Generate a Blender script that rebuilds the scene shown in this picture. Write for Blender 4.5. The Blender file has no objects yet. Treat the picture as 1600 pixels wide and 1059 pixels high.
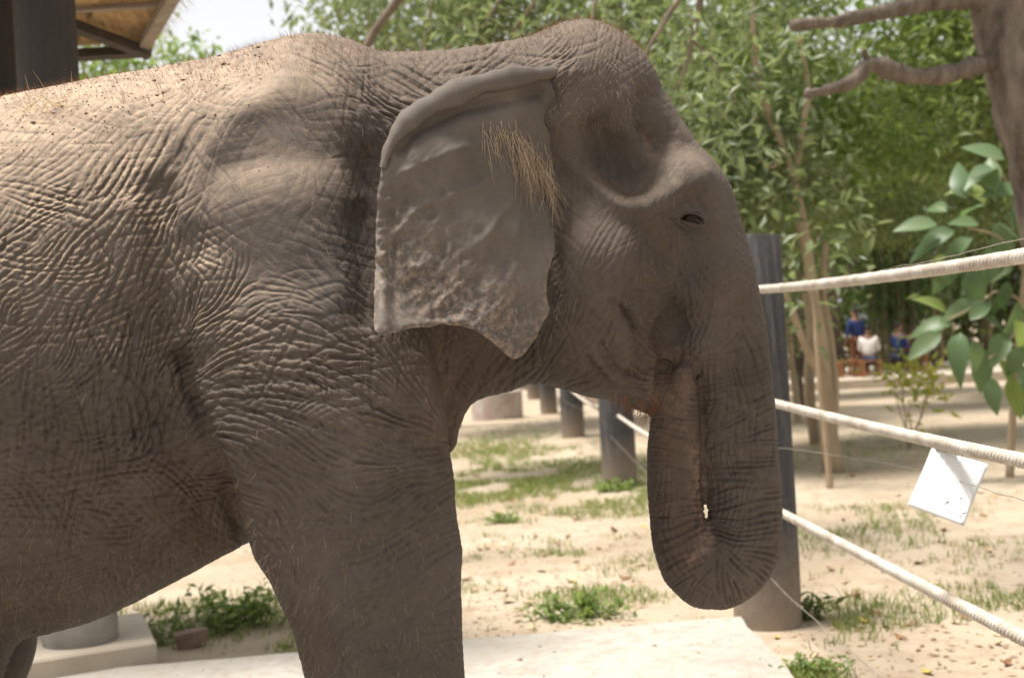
import bpy, math, random
import numpy as np
from mathutils import Vector, Matrix

rng = np.random.default_rng(7)
random.seed(7)
R = math.radians
scene = bpy.context.scene
col = scene.collection

# ------------------------------------------------------------------ camera, sky, sun, exposure
CAM_H, FPX, ROLL = 1.6, 2000.0, R(3.3)
cam_d = bpy.data.cameras.new('camera')
cam = bpy.data.objects.new('camera', cam_d); col.objects.link(cam)
cam.location = (0, 0, CAM_H)
cam.rotation_euler = (R(90), ROLL, 0)
cam_d.sensor_width = 36; cam_d.lens = FPX * 36 / 1600
cam_d.clip_start = 0.05; cam_d.clip_end = 1500
cam_d.dof.use_dof = True; cam_d.dof.focus_distance = 2.88; cam_d.dof.aperture_fstop = 4.0
scene.camera = cam

SUN_EL, SUN_AZ = 74, 262         # azimuth measured clockwise from +Y
world = bpy.data.worlds.new('World'); scene.world = world
world.use_nodes = True
wn, wl = world.node_tree.nodes, world.node_tree.links
wn.clear()
sky = wn.new('ShaderNodeTexSky'); sky.sky_type = 'NISHITA'; sky.sun_disc = False
sky.sun_elevation = R(SUN_EL); sky.sun_rotation = R(SUN_AZ)
sky.air_density = 1.0; sky.dust_density = 1.6; sky.ozone_density = 1.0
hs = wn.new('ShaderNodeHueSaturation'); hs.inputs['Saturation'].default_value = 0.07
bg = wn.new('ShaderNodeBackground'); bg.inputs['Strength'].default_value = 0.13
wo = wn.new('ShaderNodeOutputWorld')
wl.new(sky.outputs[0], hs.inputs['Color']); wl.new(hs.outputs[0], bg.inputs['Color']); wl.new(bg.outputs[0], wo.inputs['Surface'])

sun_d = bpy.data.lights.new('sun', 'SUN'); sun = bpy.data.objects.new('sun', sun_d); col.objects.link(sun)
sun_d.energy = 4.6; sun_d.angle = R(14); sun_d.color = (1.0, 0.95, 0.87)
az, el = R(SUN_AZ), R(SUN_EL)
to_sun = Vector((math.sin(az) * math.cos(el), math.cos(az) * math.cos(el), math.sin(el)))
sun.rotation_euler = to_sun.to_track_quat('Z', 'Y').to_euler()

scene.view_settings.view_transform = 'Standard'
scene.view_settings.look = 'None'
scene.view_settings.exposure = 0.68
scene.view_settings.gamma = 1.0

# ------------------------------------------------------------------ helpers
CR, SR = math.cos(ROLL), math.sin(ROLL)
def P(px, py, Y):
    """a point at depth Y along the sight line of photo pixel (px, py)"""
    u, v = px - 800.0, 529.5 - py
    return np.array([(u * CR + v * SR) / FPX * Y, Y, CAM_H + (-u * SR + v * CR) / FPX * Y])
def G(px, py, z=0.0):
    """the point of height z seen at pixel"""
    u, v = px - 800.0, 529.5 - py
    vv = -u * SR + v * CR
    Y = (z - CAM_H) * FPX / vv
    return np.array([(u * CR + v * SR) / FPX * Y, Y, z])
def proj(V):
    a = V[:, 0] / V[:, 1] * FPX; b = (V[:, 2] - CAM_H) / V[:, 1] * FPX
    return np.stack([800 + a * CR - b * SR, 529.5 - (a * SR + b * CR)], 1)

def tag(o, label=None, cat=None, group=None, kind=None):
    if label: o['label'] = label
    if cat: o['category'] = cat
    if group: o['group'] = group
    if kind: o['kind'] = kind
    return o
def empty(name, loc=(0, 0, 0)):
    o = bpy.data.objects.new(name, None); col.objects.link(o); o.location = loc
    o.empty_display_size = 0.1
    return o
def mesh_data(name, V, F, mat=None, smooth=True, attrs=None):
    V = np.asarray(V, dtype=np.float32)
    me = bpy.data.meshes.new(name)
    polys = F if isinstance(F, list) else [F]
    loops = np.concatenate([np.asarray(f, dtype=np.int32).ravel() for f in polys])
    tot = np.concatenate([np.full(len(f), np.asarray(f).shape[1], dtype=np.int32) for f in polys])
    start = np.concatenate([[0], np.cumsum(tot)[:-1]]).astype(np.int32)
    me.vertices.add(len(V)); me.vertices.foreach_set('co', V.ravel())
    me.loops.add(len(loops)); me.loops.foreach_set('vertex_index', loops)
    me.polygons.add(len(tot)); me.polygons.foreach_set('loop_start', start); me.polygons.foreach_set('loop_total', tot)
    me.polygons.foreach_set('use_smooth', np.full(len(tot), smooth))
    if attrs:
        for k, a in attrs.items():
            at = me.attributes.new(k, 'FLOAT', 'POINT'); at.data.foreach_set('value', np.asarray(a, dtype=np.float32))
    me.update(calc_edges=True)
    if mat: me.materials.append(mat)
    return me
def wloc(o):
    p = np.zeros(3)
    while o is not None: p = p + np.array(o.location); o = o.parent
    return p
def mesh_obj(name, V, F, mat=None, parent=None, smooth=True, attrs=None, loc=None):
    V = np.asarray(V, dtype=np.float64)
    if loc is not None: V = V - np.asarray(loc)
    elif parent is not None: V = V - wloc(parent)
    me = mesh_data(name, V, F, mat, smooth, attrs)
    o = bpy.data.objects.new(name, me); col.objects.link(o)
    if parent is not None: o.parent = parent
    elif loc is not None: o.location = loc
    return o

class MB:
    """collects boxes, tubes, polygons into one mesh"""
    def __init__(s): s.V = []; s.Q = []; s.T = []; s.n = 0
    def add(s, V, Q=None, T=None):
        V = np.asarray(V, float)
        if Q is not None and len(Q): s.Q.append(np.asarray(Q) + s.n)
        if T is not None and len(T): s.T.append(np.asarray(T) + s.n)
        s.V.append(V); s.n += len(V)
    def box(s, c, size, rz=0.0, M=None):
        c = np.asarray(c, float); h = np.asarray(size, float) / 2
        v = np.array([[x, y, z] for x in (-1, 1) for y in (-1, 1) for z in (-1, 1)]) * h
        if M is not None: v = v @ np.asarray(M).T
        elif rz: v = v @ np.array([[math.cos(rz), math.sin(rz), 0], [-math.sin(rz), math.cos(rz), 0], [0, 0, 1]])
        s.add(v + c, Q=[[0, 1, 3, 2], [4, 6, 7, 5], [0, 4, 5, 1], [2, 3, 7, 6], [0, 2, 6, 4], [1, 5, 7, 3]])
    def tube(s, pts, rad, n=8, cap=True, flat=None):
        pts = np.asarray(pts, float); k = len(pts)
        rad = np.broadcast_to(np.asarray(rad, float), (k,))
        t = np.gradient(pts, axis=0); t /= np.linalg.norm(t, axis=1, keepdims=True) + 1e-12
        ref = np.array([0, 0, 1.0]) if abs(t[0, 2]) < 0.9 else np.array([0, 1.0, 0])
        a = np.arange(n) / n * 2 * np.pi
        V = []
        for i in range(k):
            b1 = np.cross(t[i], ref); b1 /= np.linalg.norm(b1) + 1e-12
            b2 = np.cross(b1, t[i]); ref = b2
            V.append(pts[i] + rad[i] * (np.cos(a)[:, None] * b1 + np.sin(a)[:, None] * b2))
        V = np.concatenate(V)
        i, j = np.meshgrid(np.arange(k - 1), np.arange(n), indexing='ij')
        Q = np.stack([i * n + j, i * n + (j + 1) % n, (i + 1) * n + (j + 1) % n, (i + 1) * n + j], -1).reshape(-1, 4)
        T = []
        if cap:
            V = np.concatenate([V, pts[:1], pts[-1:]])
            T = [[k * n, (q + 1) % n, q] for q in range(n)] + [[k * n + 1, (k - 1) * n + q, (k - 1) * n + (q + 1) % n] for q in range(n)]
        s.add(V, Q, T)
    def lathe(s, prof, c, n=32, M=None):
        """prof: list of (r, z)"""
        prof = np.asarray(prof, float); k = len(prof); a = np.arange(n) / n * 2 * np.pi
        V = np.stack([prof[:, 0][:, None] * np.cos(a), prof[:, 0][:, None] * np.sin(a), np.repeat(prof[:, 1][:, None], n, 1)], -1).reshape(-1, 3)
        if M is not None: V = V @ np.asarray(M).T
        i, j = np.meshgrid(np.arange(k - 1), np.arange(n), indexing='ij')
        Q = np.stack([i * n + j, i * n + (j + 1) % n, (i + 1) * n + (j + 1) % n, (i + 1) * n + j], -1).reshape(-1, 4)
        s.add(V + np.asarray(c, float), Q)
    def build(s, name, mat, parent=None, smooth=False, loc=None):
        F = []
        if s.Q: F.append(np.concatenate(s.Q))
        if s.T: F.append(np.concatenate(s.T))
        return mesh_obj(name, np.concatenate(s.V), F, mat, parent, smooth, loc=loc)

def smooth_by_angle(o, ang=35):
    me = o.data
    me.polygons.foreach_set('use_smooth', np.ones(len(me.polygons), bool))
    me.set_sharp_from_angle(angle=R(ang))

# ---- value noise
_lat = rng.random((32, 32, 32))
def vnoise(p, freq, seed=0):
    q = np.asarray(p) * freq + seed * 7.31
    i = np.floor(q).astype(int); f = q - i; f = f * f * (3 - 2 * f)
    i &= 31; j = (i + 1) & 31
    def L(a, b, c): return _lat[a, b, c]
    x0, y0, z0 = i[:, 0], i[:, 1], i[:, 2]; x1, y1, z1 = j[:, 0], j[:, 1], j[:, 2]
    fx, fy, fz = f[:, 0], f[:, 1], f[:, 2]
    a = (L(x0, y0, z0) * (1 - fx) + L(x1, y0, z0) * fx) * (1 - fy) + (L(x0, y1, z0) * (1 - fx) + L(x1, y1, z0) * fx) * fy
    b = (L(x0, y0, z1) * (1 - fx) + L(x1, y0, z1) * fx) * (1 - fy) + (L(x0, y1, z1) * (1 - fx) + L(x1, y1, z1) * fx) * fy
    return a * (1 - fz) + b * fz            # 0..1
def fbm(p, freq, oct=3, seed=0):
    s = 0; a = 1; tot = 0
    for k in range(oct):
        s = s + a * vnoise(p, freq * 2 ** k, seed + k); tot += a; a *= 0.5
    return s / tot

# ------------------------------------------------------------------ materials
class NT:
    def __init__(s, name):
        s.m = bpy.data.materials.new(name); s.m.use_nodes = True
        s.n, s.l = s.m.node_tree.nodes, s.m.node_tree.links
        s.b = s.n['Principled BSDF']
    def node(s, t, **kw):
        x = s.n.new(t)
        for k, v in kw.items():
            if k in x.inputs.keys(): x.inputs[k].default_value = v
            else: setattr(x, k, v)
        return x
    def noise(s, scale, detail=4, rough=0.55, coord='Object', stretch=None, distortion=0.0):
        tc = s.node('ShaderNodeTexCoord'); src = tc.outputs[coord]
        if stretch:
            mp = s.node('ShaderNodeMapping'); mp.inputs['Scale'].default_value = stretch
            s.l.new(src, mp.inputs[0]); src = mp.outputs[0]
        x = s.node('ShaderNodeTexNoise', Scale=scale, Detail=detail, Roughness=rough, Distortion=distortion)
        s.l.new(src, x.inputs['Vector'])
        return x.outputs['Fac']
    def ramp(s, fac, stops):
        r = s.node('ShaderNodeValToRGB'); cr = r.color_ramp
        while len(cr.elements) < len(stops): cr.elements.new(0.5)
        for e, (p, c) in zip(cr.elements, stops):
            e.position = p; e.color = (*c, 1) if len(c) == 3 else c
        s.l.new(fac, r.inputs[0]); return r.outputs[0]
    def mix(s, fac, a, b, mode='MIX'):
        x = s.node('ShaderNodeMix', data_type='RGBA', blend_type=mode)
        for sock, v in ((x.inputs[0], fac), (x.inputs[6], a), (x.inputs[7], b)):
            if hasattr(v, 'is_output') or hasattr(v, 'links'): s.l.new(v, sock)
            elif isinstance(v, (int, float)): sock.default_value = v
            else: sock.default_value = (*v, 1)
        return x.outputs[2]
    def math(s, op, a, b=0.0, clamp=False):
        x = s.node('ShaderNodeMath', operation=op); x.use_clamp = clamp
        for sock, v in ((x.inputs[0], a), (x.inputs[1], b)):
            if isinstance(v, (int, float)): sock.default_value = v
            else: s.l.new(v, sock)
        return x.outputs[0]
    def attr(s, name):
        return s.node('ShaderNodeAttribute', attribute_name=name).outputs['Fac']
    def bump(s, h, strength=0.3, dist=0.01, prev=None):
        x = s.node('ShaderNodeBump', Strength=strength, Distance=dist)
        s.l.new(h, x.inputs['Height'])
        if prev is not None: s.l.new(prev, x.inputs['Normal'])
        s.l.new(x.outputs[0], s.b.inputs['Normal']); return x.outputs[0]
    def col(s, c):
        if isinstance(c, tuple): s.b.inputs['Base Color'].default_value = (*c, 1)
        else: s.l.new(c, s.b.inputs['Base Color'])
        return s
    def rough(s, r, spec=0.3):
        if isinstance(r, (int, float)): s.b.inputs['Roughness'].default_value = r
        else: s.l.new(r, s.b.inputs['Roughness'])
        s.b.inputs['Specular IOR Level'].default_value = spec
        return s

def simple(name, c1, c2, scale=8, rough=0.8, bump=0.2, dist=0.004, stretch=None, spec=0.3, bscale=None):
    t = NT(name)
    f = t.noise(scale, 5, 0.6, stretch=stretch)
    t.col(t.ramp(f, [(0.3, c1), (0.7, c2)])).rough(rough, spec)
    if bump: t.bump(t.noise(bscale or scale * 4, 5, 0.65, stretch=stretch), bump, dist)
    return t.m
def leaf_mat(name, c1, c2, trans=0.45, rough=0.45, c3=None):
    t = NT(name)
    f = t.attr('rnd')
    stops = [(0.0, c1), (0.85, c2)] + ([(1.0, c3)] if c3 else [])
    c = t.ramp(f, stops)
    t.col(c).rough(rough, 0.35)
    tr = t.node('ShaderNodeBsdfTranslucent')
    br = t.mix(1.0, c, (1.35, 1.45, 0.85), 'MULTIPLY'); t.l.new(br, tr.inputs['Color'])
    ms = t.node('ShaderNodeMixShader'); ms.inputs[0].default_value = trans
    t.l.new(t.b.outputs[0], ms.inputs[1]); t.l.new(tr.outputs[0], ms.inputs[2])
    t.l.new(ms.outputs[0], t.n['Material Output'].inputs['Surface'])
    return t.m

# elephant skin
t = NT('elephant_skin')
n1 = t.noise(3.2, 5, 0.6); n2 = t.noise(45, 4, 0.7); n3 = t.noise(9, 4, 0.6)
c = t.ramp(n1, [(0.30, (0.054, 0.042, 0.034)), (0.52, (0.080, 0.063, 0.051)), (0.75, (0.115, 0.092, 0.075))])
c = t.mix(t.math('MULTIPLY', t.math('SUBTRACT', n2, 0.42, True), 0.9), c, (0.148, 0.119, 0.096))
c = t.mix(t.math('MULTIPLY', t.attr('grey'), 0.75), c, (0.058, 0.050, 0.046))
c = t.mix(t.math('MULTIPLY', t.attr('brown'), t.math('MULTIPLY', n3, 1.3)), c, (0.080, 0.051, 0.035))
pk = t.math('MULTIPLY', t.attr('pink'), t.math('MULTIPLY', t.math('SUBTRACT', n2, 0.40, True), 4.5, True), True)
c = t.mix(pk, c, (0.26, 0.170, 0.130))
du = t.math('MULTIPLY', t.attr('dust'), t.math('ADD', t.math('MULTIPLY', n3, 1.1), t.math('SUBTRACT', n2, 0.45)), True)
c = t.mix(du, c, (0.46, 0.345, 0.245))
t.col(c).rough(0.78, 0.25)
b1 = t.bump(t.noise(70, 5, 0.7), 0.35, 0.004)
vor = t.node('ShaderNodeTexVoronoi', feature='DISTANCE_TO_EDGE', Scale=120.0)
tc = t.node('ShaderNodeTexCoord'); t.l.new(tc.outputs['Object'], vor.inputs['Vector'])
t.bump(t.ramp(vor.outputs['Distance'], [(0.0, (0, 0, 0)), (0.12, (1, 1, 1))]), 0.22, 0.0022, b1)
M_SKIN = t.m

# ear skin
t = NT('ear_skin')
n1 = t.noise(5, 5, 0.6); n2 = t.noise(60, 4, 0.7)
c = t.ramp(n1, [(0.3, (0.084, 0.070, 0.058)), (0.5, (0.108, 0.090, 0.075)), (0.7, (0.136, 0.115, 0.096))])
pk = t.math('MULTIPLY', t.attr('pink'), t.math('MULTIPLY', t.math('SUBTRACT', n2, 0.44, True), 4.0, True), True)
c = t.mix(pk, c, (0.27, 0.205, 0.16))
t.col(c).rough(0.75, 0.3)
t.bump(t.noise(85, 5, 0.7), 0.3, 0.003)
M_EAR = t.m

M_EYE = simple('eye_dark', (0.012, 0.008, 0.006), (0.03, 0.018, 0.01), 30, 0.10, 0, spec=0.12)
M_HAIR_TAN = simple('hair_tan', (0.34, 0.25, 0.16), (0.52, 0.41, 0.28), 20, 0.6, 0)
M_HAIR_RED = simple('hair_red', (0.16, 0.065, 0.03), (0.30, 0.14, 0.06), 12, 0.6, 0)
M_HAIR_PALE = simple('hair_pale', (0.35, 0.25, 0.17), (0.5, 0.38, 0.28), 20, 0.6, 0)

# ================================================================== SETTING: ground, slab
SLAB_Z = 0.06
def ground_h(x, y):
    p = np.stack([x, y, np.zeros_like(x)], 1)
    h = 0.10 * (fbm(p, 0.35, 3, 3) - 0.5) + 0.03 * (fbm(p, 1.7, 3, 5) - 0.5)
    fade = np.clip((np.hypot(x, y - 4) - 1) / 6, 0.15, 1)
    return h * fade - 0.02
t = NT('sand')
n1 = t.noise(0.45, 4, 0.55); n2 = t.noise(3.5, 6, 0.65); n3 = t.noise(40, 5, 0.7)
c = t.ramp(n1, [(0.35, (0.345, 0.275, 0.20)), (0.65, (0.44, 0.37, 0.285))])
c = t.mix(t.math('MULTIPLY', t.math('SUBTRACT', n2, 0.48, True), 3.2, True), c, (0.27, 0.195, 0.13))
c = t.mix(t.math('MULTIPLY', t.math('SUBTRACT', n3, 0.55, True), 2.0, True), c, (0.26, 0.18, 0.12))
t.col(c).rough(0.95, 0.1)
t.bump(n2, 0.5, 0.05, t.bump(n3, 0.5, 0.012))
M_SAND = t.m
gx = np.concatenate([np.linspace(-250, -16, 24), np.linspace(-15, 15, 151), np.linspace(16, 250, 24)])
gy = np.concatenate([np.linspace(-120, -3, 14), np.linspace(-2, 40, 190), np.linspace(42, 420, 40)])
gxx, gyy = np.meshgrid(gx, gy, indexing='ij')
gz = ground_h(gxx.ravel(), gyy.ravel())
nx_, ny_ = len(gx), len(gy)
i, j = np.meshgrid(np.arange(nx_ - 1), np.arange(ny_ - 1), indexing='ij')
gq = np.stack([i * ny_ + j, (i + 1) * ny_ + j, (i + 1) * ny_ + j + 1, i * ny_ + j + 1], -1).reshape(-1, 4)
tag(mesh_obj('ground', np.stack([gxx.ravel(), gyy.ravel(), gz], 1), gq, M_SAND), kind='structure')

# concrete slab the animal stands on, slightly rotated, worn edge
t = NT('pale_concrete')
n1 = t.noise(1.3, 5, 0.6); n2 = t.noise(14, 6, 0.7); n3 = t.noise(120, 4, 0.7)
c = t.ramp(n1, [(0.3, (0.34, 0.31, 0.27)), (0.7, (0.45, 0.42, 0.375))])
c = t.mix(t.math('MULTIPLY', t.math('SUBTRACT', n2, 0.48, True), 3.6, True), c, (0.31, 0.245, 0.185))
c = t.mix(t.math('MULTIPLY', t.math('SUBTRACT', t.noise(2.6, 6, .7, distortion=.6), 0.50, True), 3.0, True), c, (0.25, 0.215, 0.18))
c = t.mix(t.math('MULTIPLY', t.math('SUBTRACT', n3, 0.58, True), 2.0, True), c, (0.25, 0.21, 0.17))
t.col(c).rough(0.9, 0.2); t.bump(n3, 0.35, 0.006, t.bump(n2, 0.3, 0.01))
M_CONC = t.m
SB = MB()
far0, far1 = G(245, 1035, SLAB_Z), G(1160, 962, SLAB_Z)
near1 = G(1245, 1059, SLAB_Z)
d_e = (far1 - far0); d_e /= np.linalg.norm(d_e)
d_r = near1 - far1; d_r /= np.linalg.norm(d_r)
c0 = far1 - d_e * 12; c1 = far1; c2 = far1 + d_r * 9; c3 = c0 + d_r * 9
# top sheet with ragged far / right edge, then a skirt down into the ground
edge = [c0 + (c1 - c0) * k for k in np.linspace(0, 1, 150)] + [c1 + (c2 - c1) * k for k in np.linspace(0, 1, 120)[1:]] + [c3]
edge = np.array(edge)
jit = (fbm(edge, 4.0, 3, 9) - 0.5)[:, None] * np.array([0.06, 0.06, 0.0])
jit[-1] = 0
edge = edge + jit
n_e = len(edge); cen = (c0 + c2) / 2
inner = edge + (cen - edge) / np.linalg.norm(cen - edge, axis=1, keepdims=True) * 0.012
low = edge.copy(); low[:, 2] = -0.15; e2 = edge.copy(); e2[:, 2] -= 0.012
V = np.concatenate([inner, e2, low, [cen]])
k = np.arange(n_e); kn = (k + 1) % n_e
SB.add(V, Q=np.concatenate([np.stack([k, kn, kn + n_e, k + n_e], 1)[:, ::-1], np.stack([k + n_e, kn + n_e, kn + 2 * n_e, k + 2 * n_e], 1)[:, ::-1]]),
       T=np.stack([k, kn, np.full(n_e, 3 * n_e)], 1)[:, ::-1])
tag(SB.build('concrete_slab_pavement', M_CONC, smooth=False), kind='structure')

# ================================================================== ELEPHANT
Y0 = 3.3
S0 = Y0 / FPX
def E(px, py, dy=0.0): return P(px, py, Y0 + dy)

def smin(a, b, k):
    h = np.clip(0.5 + 0.5 * (b - a) / k, 0, 1)
    return b + (a - b) * h - k * h * (1 - h)

VOX = 0.0104
gx0, gx1, gy0, gy1, gz0, gz1 = -2.35, 0.86, Y0 - 0.72, Y0 + 0.72, -0.02, 2.62
ax = np.arange(gx0, gx1, VOX, dtype=np.float32); ay = np.arange(gy0, gy1, VOX, dtype=np.float32); az_ = np.arange(gz0, gz1, VOX, dtype=np.float32)
F = np.full((len(ax), len(ay), len(az_)), 1.0, dtype=np.float32)

def region(lo, hi, pad=0.2):
    sl = []
    for a, l, h in ((ax, lo[0], hi[0]), (ay, lo[1], hi[1]), (az_, lo[2], hi[2])):
        i0 = max(0, np.searchsorted(a, l - pad) - 1); i1 = min(len(a), np.searchsorted(a, h + pad) + 1)
        sl.append(slice(i0, i1))
    return tuple(sl)
def grids(sl): return ax[sl[0]][:, None, None], ay[sl[1]][None, :, None], az_[sl[2]][None, None, :]
def blend(sl, d, k):
    F[sl] = smin(F[sl], d.astype(np.float32), k) if k > 0 else np.minimum(F[sl], d)
def ell_d(X, Y, Z, c, r):
    qx, qy, qz = (X - c[0]) / r[0], (Y - c[1]) / r[1], (Z - c[2]) / r[2]
    q2 = qx * qx + qy * qy + qz * qz; q = np.sqrt(q2) + 1e-6
    g = np.sqrt((qx / r[0]) ** 2 + (qy / r[1]) ** 2 + (qz / r[2]) ** 2) + 1e-6
    return q * (q - 1) / g
def ellipsoid(px, py, dy, rx, rz, ry, k=0.06, tilt=0):
    c = E(px, py, dy); s = (Y0 + dy) / FPX; r = (rx * s, ry, rz * s)
    m = max(r); sl = region(c - m, c + m)
    X, Y, Z = grids(sl)
    if tilt:
        a = R(tilt); dx, dz = X - c[0], Z - c[2]
        X2 = dx * math.cos(a) + dz * math.sin(a) + c[0]; Z2 = -dx * math.sin(a) + dz * math.cos(a) + c[2]
        d = ell_d(X2, Y, Z2, c, r)
    else: d = ell_d(X, Y, Z, c, r)
    blend(sl, d, k)
def seg_d(X, Y, Z, a, b, ra, rb, sy=1.0):
    ab = b - a; L2 = float(ab @ ab) + 1e-9
    tt = np.clip(((X - a[0]) * ab[0] + (Y - a[1]) * ab[1] + (Z - a[2]) * ab[2]) / L2, 0, 1)
    return np.sqrt((X - a[0] - ab[0] * tt) ** 2 + ((Y - a[1] - ab[1] * tt) / sy) ** 2 + (Z - a[2] - ab[2] * tt) ** 2) - (ra + (rb - ra) * tt)
def chain(pts, k=0.06, sy=1.0):
    """pts: (px, py, dy, r_px)"""
    W = [E(p[0], p[1], p[2]) for p in pts]; RR = [p[3] * (Y0 + p[2]) / FPX for p in pts]
    lo = np.min([w - r for w, r in zip(W, RR)], 0); hi = np.max([w + r for w, r in zip(W, RR)], 0)
    sl = region(lo, hi); X, Y, Z = grids(sl)
    d = None
    for a, b, ra, rb in zip(W[:-1], W[1:], RR[:-1], RR[1:]):
        e = seg_d(X, Y, Z, a, b, ra, rb, sy)
        d = e if d is None else np.minimum(d, e)
    blend(sl, d, k)
def cat(xs, ys, q):
    """smooth (Catmull-like) interpolation"""
    xs = np.asarray(xs, float); ys = np.asarray(ys, float); o = np.argsort(xs); xs, ys = xs[o], ys[o]
    m = np.gradient(ys, xs); i = np.clip(np.searchsorted(xs, q) - 1, 0, len(xs) - 2)
    h = xs[i + 1] - xs[i]; u = np.clip((q - xs[i]) / h, 0, 1)
    return ((2 * u**3 - 3 * u**2 + 1) * ys[i] + (u**3 - 2 * u**2 + u) * h * m[i] + (-2 * u**3 + 3 * u**2) * ys[i + 1] + (u**3 - u**2) * h * m[i + 1])

# --- torso + neck loft (photo pixels at the mid plane)
top = [(-478, 560), (-450, 430), (-380, 330), (-260, 262), (-120, 212), (0, 166), (120, 138), (250, 114), (350, 92), (430, 70), (490, 57), (540, 64), (600, 82), (680, 82), (760, 72), (830, 58), (900, 45), (960, 60)]
bot = [(-478, 640), (-440, 800), (-360, 890), (-260, 930), (-120, 970), (0, 990), (130, 972), (250, 922), (385, 850), (480, 800), (560, 750), (640, 715), (690, 690), (716, 645), (760, 606), (810, 590), (860, 590), (960, 560)]
wid = [(-478, .10), (-430, .30), (-330, .44), (-150, .54), (50, .56), (220, .50), (300, .44), (400, .41), (500, .39), (600, .36), (700, .285), (800, .25), (900, .24), (960, .2)]
tw = np.array([E(*p) for p in top]); bw = np.array([E(*p) for p in bot])
xs = ax[:, None, None]
zt = cat(tw[:, 0], tw[:, 2], ax.clip(tw[:, 0].min(), tw[:, 0].max()))[:, None, None]
zb = cat(bw[:, 0], bw[:, 2], ax.clip(bw[:, 0].min(), bw[:, 0].max()))[:, None, None]
wx = np.array([E(p[0], 400)[0] for p in wid])
hw = np.interp(ax, wx, [p[1] for p in wid])[:, None, None]
zc, hz = (zt + zb) / 2, np.maximum((zt - zb) / 2, 0.03)
X, Y, Z = grids((slice(None),) * 3)
qy, qz = (Y - Y0) / hw, (Z - zc) / hz
q = (np.abs(qy) ** 2.15 + np.abs(qz) ** 2.15) ** (1 / 2.15) + 1e-6
d = (q - 1) * np.minimum(hw, hz) * 0.85
xa, xb = tw[0, 0], E(930, 300)[0]
d = np.maximum(d, np.maximum(xa - X, X - xb))
F[:] = d
del q, d, qy, qz

# --- limbs
SHY = -0.29
chain([(430, 230, -0.20, 120), (452, 380, -0.24, 165), (478, 520, -0.27, 180), (512, 650, SHY, 184), (542, 770, SHY, 170), (572, 870, SHY, 150), (590, 960, SHY, 134), (604, 1060, SHY, 124),
       (610, 1200, SHY, 116), (612, 1360, SHY, 112), (612, 1500, SHY, 122), (614, 1575, SHY, 136)], 0.03, 0.95)
chain([(505, 400, 0.25, 130), (540, 650, 0.26, 140), (585, 800, 0.27, 125), (598, 960, 0.28, 105), (604, 1060, .28, 98), (608, 1200, .28, 95), (610, 1330, .28, 112)], 0.05)
for sgn in (-1, 1):
    kx = 0 if sgn < 0 else 40
    chain([(-250 + kx, 420, sgn * .22, 190), (-210 + kx, 640, sgn * .26, 200), (-160 + kx, 850, sgn * .27, 180), (-140 + kx, 1000, sgn * .27, 150), (-160 + kx, 1150, sgn * .27, 125), (-150 + kx, 1300, sgn * .27, 112), (-140 + kx, 1420 if sgn < 0 else 1300, sgn * .27, 125)], 0.05)
chain([(-455, 420, 0, 40), (-500, 520, 0, 30), (-520, 700, 0, 24), (-515, 900, 0, 16)], 0.04)
# hanging brisket skin
chain([(640, 560, -0.05, 90), (680, 640, -0.04, 42), (694, 690, -0.04, 20)], 0.05)
chain([(700, 560, -0.03, 60), (780, 570, 0.0, 40)], 0.06)

# --- head
ellipsoid(912, 165, -0.12, 112, 130, 0.20, 0.05)
ellipsoid(916, 167, 0.13, 112, 131, 0.20, 0.05)
chain([(935, 190, 0, 108), (1000, 262, 0, 92), (1050, 330, 0, 92), (1082, 420, 0, 84)], 0.06, 1.45)
ellipsoid(1058, 318, -0.16, 60, 70, 0.10, 0.05)
ellipsoid(1058, 318, 0.16, 60, 70, 0.10, 0.05)
ellipsoid(930, 430, -0.06, 118, 160, 0.27, 0.06)
ellipsoid(930, 430, 0.08, 118, 160, 0.27, 0.06)
ellipsoid(985, 325, 0, 105, 60, 0.30, 0.06)
chain([(862, 520, 0, 72), (940, 560, 0, 62), (1000, 590, 0, 44)], 0.05, 1.9)
chain([(985, 590, 0, 42), (1024, 642, 0, 10)], 0.03, 1.3)
chain([(990, 500, 0, 60), (1040, 545, 0, 46), (1090, 540, 0, 50)], 0.03, 1.5)
# --- trunk: down, loop, and up into the mouth
TR = [(1050, 330, 0, 88), (1086, 420, 0, 84), (1118, 500, 0, 77), (1138, 580, 0, 69), (1151, 660, 0, 62), (1158, 730, 0, 60), (1163, 772, 0, 60), (1166, 806, 0, 57), (1159, 846, 0, 60), (1142, 878, 0, 62), (1113, 894, 0, 61),
      (1085, 880, 0, 55), (1066, 848, 0, 49), (1056, 806, 0, 43), (1055, 768, 0, 45), (1055, 725, -.01, 44), (1056, 655, -.045, 39), (1060, 606, -.085, 31), (1063, 580, -.105, 25)]
def resample(pts, m):
    pts = np.array(pts, float); dl = np.r_[0, np.cumsum(np.linalg.norm(np.diff(pts[:, :2], axis=0), axis=1))]
    q = np.linspace(0, dl[-1], m)
    return np.stack([cat(dl, pts[:, k], q) for k in range(pts.shape[1])], 1)
TRS = resample(TR, 44)
chain([tuple(p) for p in TRS[:26]], 0.045)
chain([tuple(p) for p in TRS[25:]], 0.006)

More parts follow.
